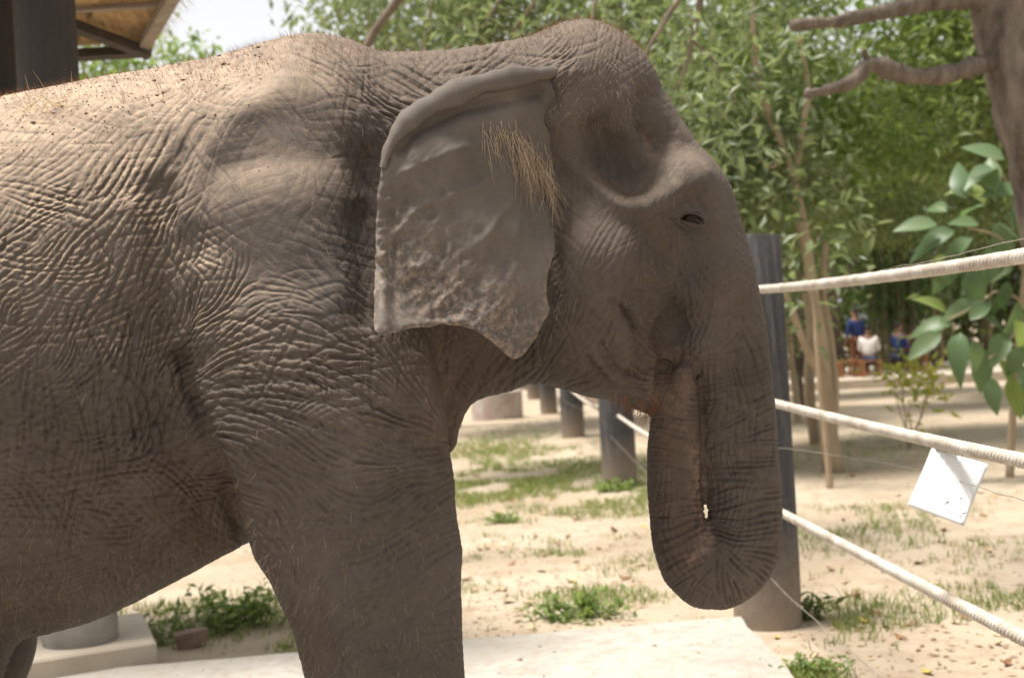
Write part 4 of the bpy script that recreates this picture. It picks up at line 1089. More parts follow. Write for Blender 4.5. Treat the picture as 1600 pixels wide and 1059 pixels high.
M_LEAF_T = leaf_mat('leaf_broad_green', (0.075, 0.130, 0.060), (0.150, 0.215, 0.105), .35, .42)

def leaves(pos, size, droop=.45, aspect=.42, out=None):
    """folded kite leaves; returns V, T, rnd"""
    n = len(pos); d_ = rng.normal(0, 1, (n, 3)); d_[:, 2] = d_[:, 2] * .55 - droop
    if out is not None: d_ += out * .7
    d_ /= np.linalg.norm(d_, axis=1, keepdims=True)
    up_ = rng.normal(0, .45, (n, 3)) + np.array([0, 0, 1.]); s_ = np.cross(d_, up_); s_ /= np.linalg.norm(s_, axis=1, keepdims=True) + 1e-9
    n_ = np.cross(s_, d_)
    L_ = size * rng.uniform(.6, 1.25, n)[:, None]; w_ = L_ * aspect * .5
    v = np.stack([pos, pos + d_ * L_ * .42 + s_ * w_ + n_ * w_ * .28, pos + d_ * L_ - n_ * L_ * .10, pos + d_ * L_ * .42 - s_ * w_ + n_ * w_ * .28], 1)
    T_ = np.array([[0, 2, 1], [0, 3, 2]])[None] + (np.arange(n) * 4)[:, None, None]
    return v.reshape(-1, 3), T_.reshape(-1, 3), np.repeat(rng.random(n), 4)
def crown_points(c, r, nclump, per, cl=.28, hollow=.35):
    u = rng.normal(0, 1, (nclump, 3)); u /= np.linalg.norm(u, axis=1, keepdims=True)
    rad = rng.uniform(hollow, 1, (nclump, 1)) ** .5
    cc = np.asarray(c) + u * rad * np.asarray(r)
    sz = rng.uniform(.6, 1.3, (nclump, 1, 1)) * cl
    p = cc[:, None] + rng.normal(0, 1, (nclump, per, 3)) * sz * np.array([1, 1, .6])
    return cc, p.reshape(-1, 3)
def limb(mb, a, b, r0, r1, wob=.12, n=7, m=7):
    k = np.linspace(0, 1, m)[:, None]; L_ = np.linalg.norm(b - a)
    p = a + (b - a) * k + np.array([0, 0, 1]) * (k * (1 - k)) * L_ * .12
    p[1:-1] += rng.normal(0, wob * L_ * .22, (m - 2, 3))
    mb.tube(p, np.linspace(r0, r1, m), n)
    return p
def tree(name, label, base, h, r0, crowns, mat_l, mat_b, size, cat_='tree', group=None, lean=(0, 0), droop=.45, aspect=.42, limbs=7):
    base = np.array([base[0], base[1], 0.0]); base[2] = float(ground_h(base[:1], base[1:2])[0]) - .05
    e_ = empty(name, tuple(base)); tag(e_, label, cat_, group)
    mb = MB(); topp = base + np.array([lean[0], lean[1], h])
    tp = limb(mb, base, topp, r0, r0 * .55, .05, 10, 9)
    Vs, Ts, Rs = [], [], []; off_ = 0
    for (c, r, nc, per, cl) in crowns:
        cc, p = crown_points(np.asarray(c, float), r, nc, per, cl)
        v, T_, rn = leaves(p, size, droop, aspect)
        Vs.append(v); Ts.append(T_ + off_); Rs.append(rn); off_ += len(v)
        for q in cc[:limbs]:
            s_ = tp[rng.integers(5, 9)]; limb(mb, s_, q, r0 * .32, r0 * .07, .14, 6, 6)
    mb.build('trunk', mat_b, e_, True)
    mesh_obj('crown', np.concatenate(Vs), np.concatenate(Ts), mat_l, e_, False, {'rnd': np.concatenate(Rs)})
    return e_

# gnarled tree with two bare boughs at the right
gb = P(1640, 330, 7.6); gbase = np.array([gb[0] + .1, gb[1], -.1])
e_ = empty('gnarled_tree', tuple(gbase)); tag(e_, 'thick gnarled tree trunk with two bare grey-brown boughs', 'tree')
mb = MB()
tp = resample3([gbase, gbase * [1, 1, 0] + [-.02, 0, .9], P(1634, 300, 7.6), P(1600, 150, 7.6), P(1578, 60, 7.6), P(1560, -20, 7.6), P(1540, -140, 7.65), P(1500, -330, 7.8)], 200)
mb.tube(tp, np.interp(np.linspace(0, 1, 200), [0, .1, .45, .62, .75, 1], [.26, .20, .165, .19, .165, .10]), 40, False)
def roughen(mb, amp=.03, f=9):
    for k_, v_ in enumerate(mb.V):
        c_ = fbm(v_ * np.array([1, 1, .28]), f, 3, 5); g_ = 1 - np.abs(2 * c_ - 1); big = fbm(v_, 2.2, 2, 9) - .5
        nn_ = rng.normal(0, .001, v_.shape); ctr = v_.mean(0)
        n3 = v_.copy()
        ring = v_[:len(v_) // 1]
        mb.V[k_] = v_ + mb_norm(v_, mb.Q[k_] - mb.Q[k_].min())[:, :] * ((-.9 * np.clip(g_ - .72, 0, 1) * 3.2 * amp) + big * amp * 1.8)[:, None] + nn_
def mb_norm(v_, q_):
    return normals(v_, q_)
roughen(mb, .030, 10)
gtrunk = mb.build('trunk', M_BARK_G, e_, True)
def bough(pts, rad, name='bough', mat=M_BARK_G, par=None):
    mb = MB(); p = resample3(pts, 26); rr = np.interp(np.linspace(0, 1, 26), np.linspace(0, 1, len(rad)), rad) * (1 + .06 * rng.normal(0, 1, 26))
    mb.tube(p, rr, 10)
    if name == 'bough':
        mb = MB(); p = resample3(p, 110); mb.tube(p, np.interp(np.linspace(0, 1, 110), np.linspace(0, 1, 26), rr) * .82, 18); roughen(mb, .016, 14)
    return mb.build(name, mat, par, True)
bough([P(1572, 95, 7.6), P(1535, 100, 7.5), P(1490, 113, 7.4), P(1440, 120, 7.3), P(1395, 112, 7.2), P(1358, 101, 7.15), P(1335, 124, 7.1), P(1300, 138, 7.05), P(1258, 147, 7.0)], [.085, .062, .055, .05, .05, .058, .045, .038, .026], par=gtrunk)
bough([P(1572, -10, 7.6), P(1510, -2, 7.5), P(1440, 6, 7.3), P(1370, 22, 7.2), P(1300, 34, 7.1), P(1238, 40, 7.0)], [.10, .075, .055, .05, .042, .028], par=gtrunk)
bough([P(1362, 100, 7.15), P(1352, 88, 7.12), P(1350, 78, 7.1)], [.03, .02, .012], 'stub', par=gtrunk)
bough([P(1545, -100, 7.65), P(1480, -200, 7.2), P(1400, -330, 6.6)], [.09, .06, .03], par=gtrunk)
cc, p = crown_points(P(1520, -420, 7.8), (1.7, 1.6, .7), 40, 45, .3)
v, T_, rn = leaves(p, .16); mesh_obj('crown', v, T_, M_LEAF_A, e_, False, {'rnd': rn})

# forked slender saplings on the sand
def stems(name, label, paths, mat, group=None, lf=None):
    b0 = paths[0][0][0]; e_ = empty(name, tuple(b0)); tag(e_, label, 'tree', group)
    for k, (pts, rad) in enumerate(paths):
        bough(pts, rad, 'stem' if k == 0 else 'branch', mat, e_)
    if lf is not None:
        pos, size, mt = lf; v, T_, rn = leaves(pos, size); mesh_obj('crown', v, T_, mt, e_, False, {'rnd': rn})
    return e_
def cl_at(lst, Y, per, sp):
    return np.concatenate([P(x, y, Y + rng.normal(0, .4)) + rng.normal(0, sp, (per, 3)) for x, y in lst])
Ya = G(1303, 737)[1]
stems('slender_tree', 'slender pale forked tree with a swollen foot standing on the sand behind the ropes', [
    ([G(1303, 737) - [0, 0, .05], P(1296, 690, Ya), P(1291, 615, Ya), P(1280, 520, Ya), P(1268, 440, Ya), P(1252, 340, Ya), P(1238, 275, Ya), P(1222, 225, Ya), P(1196, 165, Ya), P(1182, 110, Ya), P(1176, 20, Ya), P(1170, -120, Ya)], [.12, .085, .078, .068, .062, .056, .052, .045, .038, .034, .028, .015]),
    ([P(1240, 290, Ya), P(1252, 210, Ya), P(1262, 150, Ya), P(1250, 60, Ya - .3)], [.045, .04, .03, .02]),
    ([P(1226, 235, Ya), P(1205, 262, Ya - .2), P(1180, 240, Ya - .4)], [.025, .02, .012]),
    ([P(1290, 600, Ya), P(1262, 550, Ya - .2), P(1232, 470, Ya - .3), P(1215, 430, Ya - .3)], [.045, .04, .035, .02]),
    ([P(1301, 690, Ya), P(1304, 600, Ya + .1), P(1296, 520, Ya + .2), P(1286, 450, Ya + .2), P(1290, 380, Ya + .3)], [.055, .05, .045, .04, .03])],
    M_BARK_P, 'slender trees on the sand', (cl_at([(1176, 20), (1190, 100), (1250, 60), (1180, 240), (1215, 430), (1290, 380), (1262, 150)], Ya, 70, .35), .17, M_LEAF_B))
Yb = G(1297, 762)[1]
stems('slender_tree', 'thin straight brown sapling in front of the forked pale tree', [
    ([G(1297, 762) - [0, 0, .05], P(1291, 690, Yb), P(1283, 620, Yb), P(1276, 540, Yb), P(1270, 470, Yb), P(1264, 446, Yb)], [.035, .03, .027, .024, .018, .006])], M_BARK_P, 'slender trees on the sand')
Yc = G(1247, 657)[1]
stems('slender_tree', 'thin crooked stake-like sapling beside the dark fence post', [
    ([G(1247, 657) - [0, 0, .05], P(1243, 610, Yc), P(1236, 560, Yc), P(1231, 505, Yc), P(1222, 470, Yc)], [.065, .06, .055, .05, .03])], M_BARK_P, 'slender trees on the sand',
    (cl_at([(1225, 470), (1240, 480), (1215, 500)], Yc, 60, .4), .25, M_LEAF_B))
# branches hanging in from above the head
Yh = 9.0
hb = np.array([P(600, 500, 9.6)[0], 9.6, 0])
e_ = empty('overhanging_tree', tuple(hb)); tag(e_, 'leafy tree whose bare brown branches show above the forehead of the elephant', 'tree')
bough([hb + [0, 0, -.1], hb + [.02, 0, 1.2], hb + [.0, 0, 2.6], P(560, 100, 9.6), P(640, -20, 9.6), P(760, -110, 9.5), P(960, -100, 9.5), P(1100, -100, 9.4)], [.12, .10, .08, .04, .034, .034, .034, .03], 'trunk', M_BARK_T, e_)
for pts, rad in [([P(1110, -60, 9.4), P(1060, 0, 9.2), P(1032, 45, 9), P(1012, 80, 8.9), P(1005, 110, 8.9)], [.05, .04, .035, .03, .015]), ([P(1105, -80, 9.4), P(1095, 0, 9.3), P(1082, 60, 9.2), P(1070, 110, 9.2), P(1058, 140, 9.2)], [.05, .04, .034, .028, .012]),
                 ([P(1090, -90, 9.3), P(1010, -40, 9), P(930, 5, 8.8), P(926, 40, 8.8)], [.05, .035, .025, .015]), ([P(1090, -90, 9.3), P(960, -60, 9.2), P(790, -10, 9.2), P(755, 45, 9.3)], [.05, .04, .03, .012]),
                 ([P(955, -50, 9.2), P(860, -20, 9.4), P(800, 50, 9.6)], [.035, .03, .015]), ([P(1078, 60, 9.2), P(1120, 100, 9.3), P(1150, 160, 9.4)], [.02, .016, .01])]:
    bough(pts, [q * .62 for q in rad], 'branch', M_BARK_T, e_)
pos = cl_at([(1010, 90), (1060, 30), (1090, 90), (1060, 150), (930, 10), (780, 10), (860, -20), (1130, 60), (1150, 160), (1110, 200), (1085, 130), (980, 20), (720, 20), (1140, 20), (1100, 260)], 9.4, 60, .26)
v, T_, rn = leaves(pos, .13, .6, .34); mesh_obj('crown', v, T_, M_LEAF_B, e_, False, {'rnd': rn})

GT = 'broadleaf trees behind the fence'
tree('broadleaf_tree', 'grey-green tree rising above the dip of the neck', (-1.5, 15), 4.2, .09, [((-.7, 15, 6.1), (1.5, 1.4, 1.7), 95, 42, .30), ((.9, 15.3, 5.9), (1.3, 1.2, 1.5), 80, 44, .33)], M_LEAF_B, M_BARK_P, .15, group=GT, limbs=4)
tree('broadleaf_tree', 'leafy green tree filling the space right of the forehead', (1.6, 14.5), 3.6, .07, [((2.2, 14.5, 4.9), (1.5, 1.3, 2.5), 115, 40, .30), ((2.6, 14, 3.0), (.9, .9, 1.2), 70, 44, .3)], M_LEAF_B, M_BARK_P, .15, group=GT, limbs=4)
tree('broadleaf_tree', 'bright green large-leaved tree behind the bare boughs', (3.95, 17), 3.8, .08, [((4.6, 16.5, 5.4), (2.2, 1.5, 2.2), 190, 40, .34), ((3.4, 16, 3.9), (1.2, 1.0, 1.2), 70, 40, .32)], M_LEAF_C, M_BARK_P, .19, group=GT, limbs=5)
tree('broadleaf_tree', 'green tree with yellowish sprays behind the thick gnarled trunk', (7.2, 15.5), 3.6, .09, [((6.5, 15, 5.0), (1.7, 1.4, 2.3), 150, 40, .32)], M_LEAF_A, M_BARK_P, .17, group=GT, limbs=4)
tree('broadleaf_tree', 'feathery dark green tree hanging low over the bamboo', (5.1, 23), 4.0, .08, [((5.0, 22, 5.0), (2.6, 1.6, 2.3), 150, 40, .42), ((7.6, 22.5, 4.6), (2.0, 1.4, 1.9), 110, 42, .40)], M_LEAF_D, M_BARK_D, .20, group=GT, droop=.8, aspect=.25, limbs=3)
tree('broadleaf_tree', 'feathery deep green tree behind the dark post', (2.6, 20), 3.6, .08, [((2.9, 20, 4.2), (2.0, 1.4, 2.2), 140, 40, .38)], M_LEAF_A, M_BARK_D, .18, group=GT, droop=.7, aspect=.28, limbs=3)
tree('broadleaf_tree', 'tall leafy tree at the far right behind the broad-leaved sapling', (10.4, 24), 4.6, .14, [((10.0, 24, 6.0), (2.8, 2, 3.0), 260, 42, .45)], M_LEAF_D, M_BARK_D, .22, group=GT)
tree('broadleaf_tree', 'sunlit pale green tree beyond the thatched roof', (-5.5, 19), 4.0, .12, [((-5.2, 19, 5.3), (1.3, 1.4, 1.2), 70, 40, .34), ((-6.8, 19.5, 6.2), (1.4, 1.3, 1.4), 60, 36, .36)], M_LEAF_C, M_BARK_P, .17, group=GT)
tree('broadleaf_tree', 'leafy tree behind the crown of the head of the elephant', (-1.2, 24), 5, .16, [((.9, 23, 7.2), (2.6, 2, 2.4), 150, 42, .45)], M_LEAF_A, M_BARK_D, .22, group=GT)
tree('broadleaf_tree', 'thin-crowned tree at the edge of the white sky', (-2.2, 22), 5, .12, [((-1.9, 22, 7.4), (1.0, 1.5, 1.5), 55, 40, .40)], M_LEAF_B, M_BARK_P, .18, group=GT)
tree('broadleaf_tree', 'low leafy tree closing the gap above the far stools', (6.6, 27), 3.2, .10, [((6.6, 27, 4.4), (2.8, 1.3, 1.4), 200, 42, .42)], M_LEAF_A, M_BARK_D, .2, group=GT, droop=.7, aspect=.3)

# far wood closing the view
nw = 34000
wp = np.c_[rng.uniform(-14, 36, nw), 41 + rng.uniform(0, 7, nw), rng.uniform(0, 1, nw) ** .85 * 10]
hmax = np.clip((wp[:, 0] + 8) * .5, .42, 1) * (5.0 + 4.5 * fbm(np.c_[wp[:, :1], wp[:, :1] * 0, wp[:, :1] * 0], .16, 3, 8) + np.clip((wp[:, 0] - 2) * .12, 0, 2))
wp[:, 2] *= hmax / 10
v, T_, rn = leaves(wp, .62, .5, .45)
tag(mesh_obj('distant_wood', v, T_, M_LEAF_A, smooth=False, attrs={'rnd': rn}), 'dense green wood closing the view far behind the sand', 'wood', kind='stuff')

# bamboo clumps
M_CULM = simple('bamboo_culm', (0.10, 0.085, 0.045), (0.22, 0.19, 0.10), 3, .5, 0)
M_LEAF_BA = leaf_mat('bamboo_leaf', (0.040, 0.075, 0.022), (0.095, 0.145, 0.045), .4)
def bamboo(label, px, py, n, spread, H, Yc_=None):
    b0 = G(px, py, 0); e_ = empty('bamboo_clump', tuple(b0)); tag(e_, label, 'bamboo', 'bamboo clumps by the far pavement')
    lv = []
    for k in range(n):
        a = rng.uniform(0, 2 * np.pi); rr = spread * math.sqrt(rng.random()); s_ = b0 + np.array([math.cos(a) * rr * 1.3, math.sin(a) * rr, -.05])
        hh = H * rng.uniform(.8, 1.1); ou = np.array([math.cos(a), math.sin(a), 0]) * rng.uniform(.1, .9)
        z_ = np.linspace(0, 1, 15); pts = s_ + np.array([0, 0, hh]) * z_[:, None] + ou * (z_ ** 2.2)[:, None]
        r_ = .035 * (1 - .6 * z_); r_[1::2] *= .86
        mb = MB(); mb.tube(pts, r_, 7); mb.build('culm', M_CULM, e_, True)
        for q in range(5, 15):
            lv.append(pts[q] + rng.normal(0, [.45, .45, .25], (16, 3)))
    v, T_, rn = leaves(np.concatenate(lv), .30, 1.0, .16); mesh_obj('crown', v, T_, M_LEAF_BA, e_, False, {'rnd': rn})
bamboo('tight bamboo clump beside the seated people', 1393, 586, 26, .35, 5.5)
bamboo('wide row of dark bamboo stems to the right of the people', 1475, 568, 30, 1.3, 5.5)
bamboo('bamboo clump behind the broad-leaved sapling', 1560, 560, 24, 1.0, 5.5)

# broad-leaved sapling at the right: every large leaf is a part
def big_leaf_mesh(name, L_, W_, curl, mat):
    k = np.linspace(0, 1, 7); w_ = W_ * np.sin(np.pi * k ** .8) ** .9; w_[0] = .004; w_[-1] = .003
    z_ = -curl * k ** 2 * L_
    V_ = np.concatenate([np.c_[k * L_, w_ / 2, z_ + .18 * w_], np.c_[k * L_, 0 * k, z_], np.c_[k * L_, -w_ / 2, z_ + .18 * w_]])
    i_ = np.arange(6); Q_ = np.concatenate([np.stack([i_ + 7, i_ + 8, i_ + 1, i_], 1), np.stack([i_ + 14, i_ + 15, i_ + 8, i_ + 7], 1)])
    return mesh_data(name, V_, Q_, mat, True, {'rnd': np.full(len(V_), rng.random())})
LM_ = [big_leaf_mesh('leaf', .40, .20, c_, M_LEAF_T) for c_ in (.2, .5, .8, .35)] + [big_leaf_mesh('leaf', .36, .17, .4, M_LEAF_C)]
Yt = G(1577, 742)[1]
tb = G(1577, 742); e_ = empty('broadleaf_sapling', tuple(tb)); tag(e_, 'young sapling with large drooping oval leaves beside the ropes', 'sapling')
sp_ = resample3([tb - [0, 0, .05], P(1583, 640, Yt), P(1592, 520, Yt - .1), P(1600, 400, Yt - .1), P(1585, 300, Yt - .1), P(1580, 230, Yt)], 30)
mb = MB(); mb.tube(sp_, np.linspace(.045, .015, 30), 8); mb.build('stem', M_BARK_P, e_, True)
twigs = [[P(1597, 470, Yt), P(1560, 455, Yt - .2), P(1520, 480, Yt - .4), P(1480, 500, Yt - .5)], [P(1597, 420, Yt), P(1560, 370, Yt - .3), P(1510, 355, Yt - .5)], [P(1588, 310, Yt), P(1570, 280, Yt - .2), P(1555, 250, Yt - .3)],
         [P(1596, 500, Yt), P(1570, 540, Yt - .3), P(1545, 560, Yt - .5)], [P(1590, 560, Yt), P(1605, 600, Yt - .4), P(1610, 620, Yt - .6)], [P(1597, 400, Yt), P(1640, 380, Yt - .3), P(1690, 370, Yt - .4)], [P(1597, 480, Yt), P(1650, 500, Yt - .3), P(1690, 520, Yt - .4)]]
for tw_ in twigs: bough(tw_, [.016, .012, .007], 'twig', M_BARK_P, e_)
lf = [(1530, 350, 150), (1520, 372, 200), (1490, 360, 170), (1505, 340, 80), (1540, 320, 110), (1560, 350, -80), (1575, 330, -60), (1500, 395, 230), (1545, 385, 260), (1590, 360, -40), (1570, 250, 130), (1555, 262, 170), (1592, 270, 20), (1580, 300, -70), (1540, 300, 140), (1600, 250, 60),
      (1490, 505, 160), (1500, 520, 240), (1515, 500, 60), (1480, 490, 120), (1470, 520, 200), (1520, 530, 280), (1500, 480, 20), (1545, 545, 250), (1560, 560, 300), (1570, 520, 230), (1590, 470, 260), (1575, 440, 250), (1600, 420, 290), (1560, 410, 210), (1610, 590, 250), (1595, 570, 280), (1600, 630, 300), (1550, 590, 262), (1585, 500, 300), (1465, 350, 160), (1480, 330, 120), (1510, 310, 100), (1530, 405, 220), (1480, 400, 200), (1555, 300, 90), (1570, 390, 240), (1595, 320, 40), (1600, 300, 150), (1590, 240, 110), (1585, 410, 200), (1548, 360, 20), (1515, 420, 280), (1600, 540, 240), (1575, 590, 285), (1530, 470, 190), (1640, 420, 30), (1660, 480, -30), (1680, 380, 10), (1650, 540, -60)]
for k, (x, y, ang) in enumerate(lf):
    o = bpy.data.objects.new('leaf', LM_[k % 5]); col.objects.link(o); o.parent = e_
    p = P(x, y, Yt - .35 + rng.normal(0, .12)); o.location = p - tb
    a = R(ang); d_ = Vector((math.cos(a), rng.normal(-.25, .4), math.sin(a) * .8 - .25)).normalized()
    nn = Vector((rng.normal(0, .4), -.75, .75)); s_ = nn.cross(d_).normalized(); nn = d_.cross(s_)
    o.rotation_euler = Matrix((d_, s_, nn)).transposed().to_euler()
    s3 = (1.02 if k % 3 else .78) * (1 if y < 540 else 1.1); o.scale = (s3, s3, s3)
# yellow-green shrub and small weeds
def shrub(name, label, base, stemtop, nl, spread, size, mat, cat_='shrub'):
    e_ = empty(name, tuple(base)); tag(e_, label, cat_)
    mb = MB(); pos = []
    for k in range(5):
        q = stemtop + rng.normal(0, spread * .7, 3); limb(mb, base - [0, 0, .03], q, .012, .004, .1, 5, 6); pos.append(q + rng.normal(0, spread * .55, (nl // 5, 3)))
    mb.build('stem', M_BARK_P, e_, True)
    v, T_, rn = leaves(np.concatenate(pos), size, .2, .45); mesh_obj('crown', v, T_, mat, e_, False, {'rnd': rn})
sb = G(1420, 700); shrub('yellow_shrub', 'spindly shrub with yellow-green leaves growing from the sand', sb, P(1430, 580, sb[1]), 240, .30, .15, M_LEAF_Y)
# leafy weeds on the ground
def weed(label, px, py, n, spread, h, mat, size):
    b0 = G(px, py, 0); b0[2] = float(ground_h(b0[:1], b0[1:2])[0]); e_ = empty('weed', tuple(b0)); tag(e_, label, 'weed', 'green weeds on the ground')
    mb = MB(); pos = []
    for k in range(n):
        q = b0 + np.array([rng.normal(0, spread), rng.normal(0, spread * .6), rng.uniform(.35, 1) * h]); s_ = b0 + (q - b0) * np.array([.45, .45, 0])
        limb(mb, s_ - [0, 0, .02], q, .004, .0015, .1, 4, 4); pos.append(s_ + (q - s_) * rng.uniform(.2, 1, (9, 1)) + rng.normal(0, .025, (9, 3)))
    mb.build('stem', M_LEAF_C, e_, True)
    v, T_, rn = leaves(np.concatenate(pos), size, -.25, .35); mesh_obj('foliage', v, T_, mat, e_, False, {'rnd': rn})
weed('tall green weeds between the belly and the foreleg of the elephant', 372, 972, 34, .20, .26, M_LEAF_C, .085)
weed('patch of narrow-leaved green weeds beside the round pillar base', 290, 985, 30, .19, .17, M_LEAF_A, .075)
weed('low bright weeds at the corner of the cement plinth', 252, 1000, 8, .05, .06, M_LEAF_C, .05)
weed('broad-leaved green weeds at the far edge of the slab', 915, 955, 30, .14, .15, M_LEAF_C, .07)
weed('flat green weed spreading left of the broad-leaved weeds', 868, 962, 14, .12, .05, M_LEAF_C, .06)
weed('small green weed out on the sparse grass', 790, 812, 14, .12, .08, M_LEAF_C, .07)
weed('green tuft at the foot of the post behind the trunk', 1262, 960, 16, .08, .13, M_LEAF_A, .08)
weed('green weed beside the right edge of the slab', 1262, 1048, 16, .10, .08, M_LEAF_C, .06)
weed('green weed growing against the second fence post', 960, 762, 16, .22, .12, M_LEAF_C, .1)

# sparse grass: nobody could count it
M_GRASS = leaf_mat('grass_blade', (0.10, 0.16, 0.03), (0.28, 0.30, 0.10), .35, .6)
gp = []
def gpatch(px, py, rx, ry, n, h):
    c = G(px, py, 0); q = np.c_[c[0] + rng.normal(0, rx, n), c[1] + rng.normal(0, ry, n)]
    gp.append(np.c_[q, np.full(n, h)])
for a in [(740, 760, .7, 1.2, 2600, .07), (860, 740, .8, 1.6, 2600, .06), (930, 800, .6, .8, 900, .06), (780, 700, .8, 2.0, 2200, .07), (900, 870, .4, .5, 500, .05), (960, 925, .25, .25, 300, .06), (1290, 830, .6, .7, 380, .07), (1420, 800, .6, .8, 330, .06), (1500, 850, .5, .6, 160, .05), (1380, 930, .4, .4, 130, .05), (1585, 950, .2, .3, 300, .06), (1300, 960, .25, .3, 350, .07), (1260, 1045, .08, .1, 160, .05), (340, 960, .4, .3, 500, .08), (440, 1000, .2, .15, 160, .06), (1290, 700, 1.2, 1.5, 500, .07), (1010, 770, .4, .5, 400, .07), (720, 900, .3, .5, 250, .05)]: gpatch(*a)
gp = np.concatenate(gp)
keep = fbm(np.c_[gp[:, :2], gp[:, :1] * 0], 1.6, 3, 31) > .47
gp = gp[keep]
onslab = (gp[:, 1] < far1[1] + .03) & (gp[:, 0] < far1[0] + .02)
gp = gp[~onslab]; n = len(gp)
tuft = rng.normal(0, .02, (n, 4, 2)); base = gp[:, None, :2] + tuft; base = base.reshape(-1, 2); hh = np.repeat(gp[:, 2], 4) * rng.uniform(.4, 1.3, 4 * n)
b3 = np.c_[base, ground_h(base[:, 0], base[:, 1]) - .004]
ang = rng.uniform(0, 2 * np.pi, 4 * n); s_ = np.c_[np.cos(ang), np.sin(ang), 0 * ang] * .0028
tipv = b3 + np.c_[rng.normal(0, .4, 4 * n) * hh, rng.normal(0, .4, 4 * n) * hh, hh]
mid = (b3 + tipv) / 2 + np.c_[0 * hh, 0 * hh, .12 * hh]
gv = np.stack([b3 - s_, b3 + s_, mid + s_ * .8, mid - s_ * .8, tipv], 1).reshape(-1, 3); o5 = np.arange(4 * n)[:, None] * 5
tag(mesh_obj('grass', gv, [np.array([[0, 1, 2, 3]]) + o5, np.array([[3, 2, 4]]) + o5], M_GRASS, smooth=False, attrs={'rnd': np.repeat(rng.random(4 * n), 5)}), 'sparse short grass growing out of the sand', 'grass', kind='stuff')

# fallen leaves
def fallen_mesh(mat, L_, W_, cu):
    k = np.linspace(0, 1, 6); w_ = W_ * np.sin(np.pi * k ** .85) ** .8; w_[0] = .002; w_[-1] = .001
    z_ = cu * L_ * (k - .5) ** 2 * 1.6
    V_ = np.concatenate([np.c_[(k - .5) * L_, w_ / 2, z_ + .35 * cu * w_], np.c_[(k - .5) * L_, 0 * k, z_], np.c_[(k - .5) * L_, -w_ / 2, z_ + .45 * cu * w_]])
    i_ = np.arange(5); Q_ = np.concatenate([np.stack([i_ + 6, i_ + 7, i_ + 1, i_], 1), np.stack([i_ + 12, i_ + 13, i_ + 7, i_ + 6], 1)])
    return mesh_data('fallen_leaf', V_, Q_, mat, True)
M_PLINTH2 = simple('grit_stone', (0.10, 0.07, 0.05), (0.34, 0.26, 0.19), 9, .95, 0)
M_DRY = simple('dry_leaf_brown', (0.16, 0.075, 0.035), (0.32, 0.17, 0.08), 25, .8, 0)
M_TANL = simple('dry_leaf_tan', (0.40, 0.28, 0.17), (0.56, 0.43, 0.29), 25, .8, 0)
M_YEL = simple('fallen_leaf_yellow', (0.42, 0.28, 0.05), (0.55, 0.42, 0.12), 25, .7, 0)
FL = {'brown': [fallen_mesh(M_DRY, .13, .055, c_) for c_ in (.25, .5, .8)], 'tan': [fallen_mesh(M_TANL, .12, .055, c_) for c_ in (.4, .8)], 'yellow': [fallen_mesh(M_YEL, .11, .05, c_) for c_ in (.3, .6)]}
spots = [('brown', 935, 852), ('brown', 1475, 829), ('brown', 1572, 1032), ('brown', 845, 886), ('brown', 728, 900), ('brown', 1335, 790), ('brown', 742, 966), ('brown', 1420, 970), ('tan', 795, 935), ('tan', 790, 917), ('tan', 870, 910), ('tan', 948, 960), ('tan', 830, 975), ('tan', 1545, 862), ('tan', 1550, 868), ('tan', 965, 838), ('yellow', 1006, 820), ('brown', 960, 828),
         ('yellow', 1214, 990), ('yellow', 1450, 1045), ('tan', 1400, 966), ('brown', 1385, 973), ('tan', 1345, 975), ('yellow', 1350, 965), ('brown', 1318, 815), ('tan', 1275, 1020), ('brown', 1340, 928), ('tan', 1515, 845), ('tan', 1460, 870), ('brown', 870, 845), ('tan', 900, 872), ('brown', 975, 900), ('tan', 1000, 880), ('tan', 760, 850), ('brown', 800, 780), ('tan', 850, 800), ('tan', 905, 805), ('brown', 1510, 960), ('brown', 1405, 990), ('tan', 1560, 1000), ('tan', 1530, 920), ('yellow', 1420, 1055)]
for k in range(60):
    x, y = (rng.uniform(700, 1000), rng.uniform(690, 960)) if k % 2 else (rng.uniform(1250, 1600), rng.uniform(690, 1050)); spots.append((['tan', 'tan', 'brown', 'brown', 'yellow'][rng.integers(0, 5)] if k % 4 else 'tan', x, y))
flab = {'brown': 'curled dry brown leaf lying on the sandy ground', 'tan': 'pale tan dry leaf lying on the sandy ground', 'yellow': 'yellow fallen leaf lying on the sandy ground'}
for k, (kd, x, y) in enumerate(spots):
    p = G(x, y, 0)
    if p[1] < far1[1] + .08 and p[0] < far1[0] + .08: continue
    p[2] = float(ground_h(p[:1], p[1:2])[0]) + .004
    o = bpy.data.objects.new('fallen_leaf', FL[kd][k % len(FL[kd])]); col.objects.link(o); o.location = p
    o.rotation_euler = (rng.normal(0, .25), rng.normal(0, .25), rng.uniform(0, 6.28)); s_ = rng.uniform(.5, .95) * min(1.0, .45 + p[1] / 16); o.scale = (s_, s_, s_)
    own = {(935, 852): 'long red-brown leaf lying alone between the foreleg and the trunk', (1475, 829): 'brown leaf lying on the sand below the hanging white card', (1214, 990): 'yellow leaf lying between the slab corner and the dark post', (1572, 1032): 'dark brown leaf lying under the lowest rope'}
    place = 'on the sparse grass between foreleg and trunk' if x < 1100 else 'on the sand beyond the ropes'
    tag(o, own.get((x, y), flab[kd].replace('on the sandy ground', place)), 'leaf', f'{kd} leaves fallen ' + place)
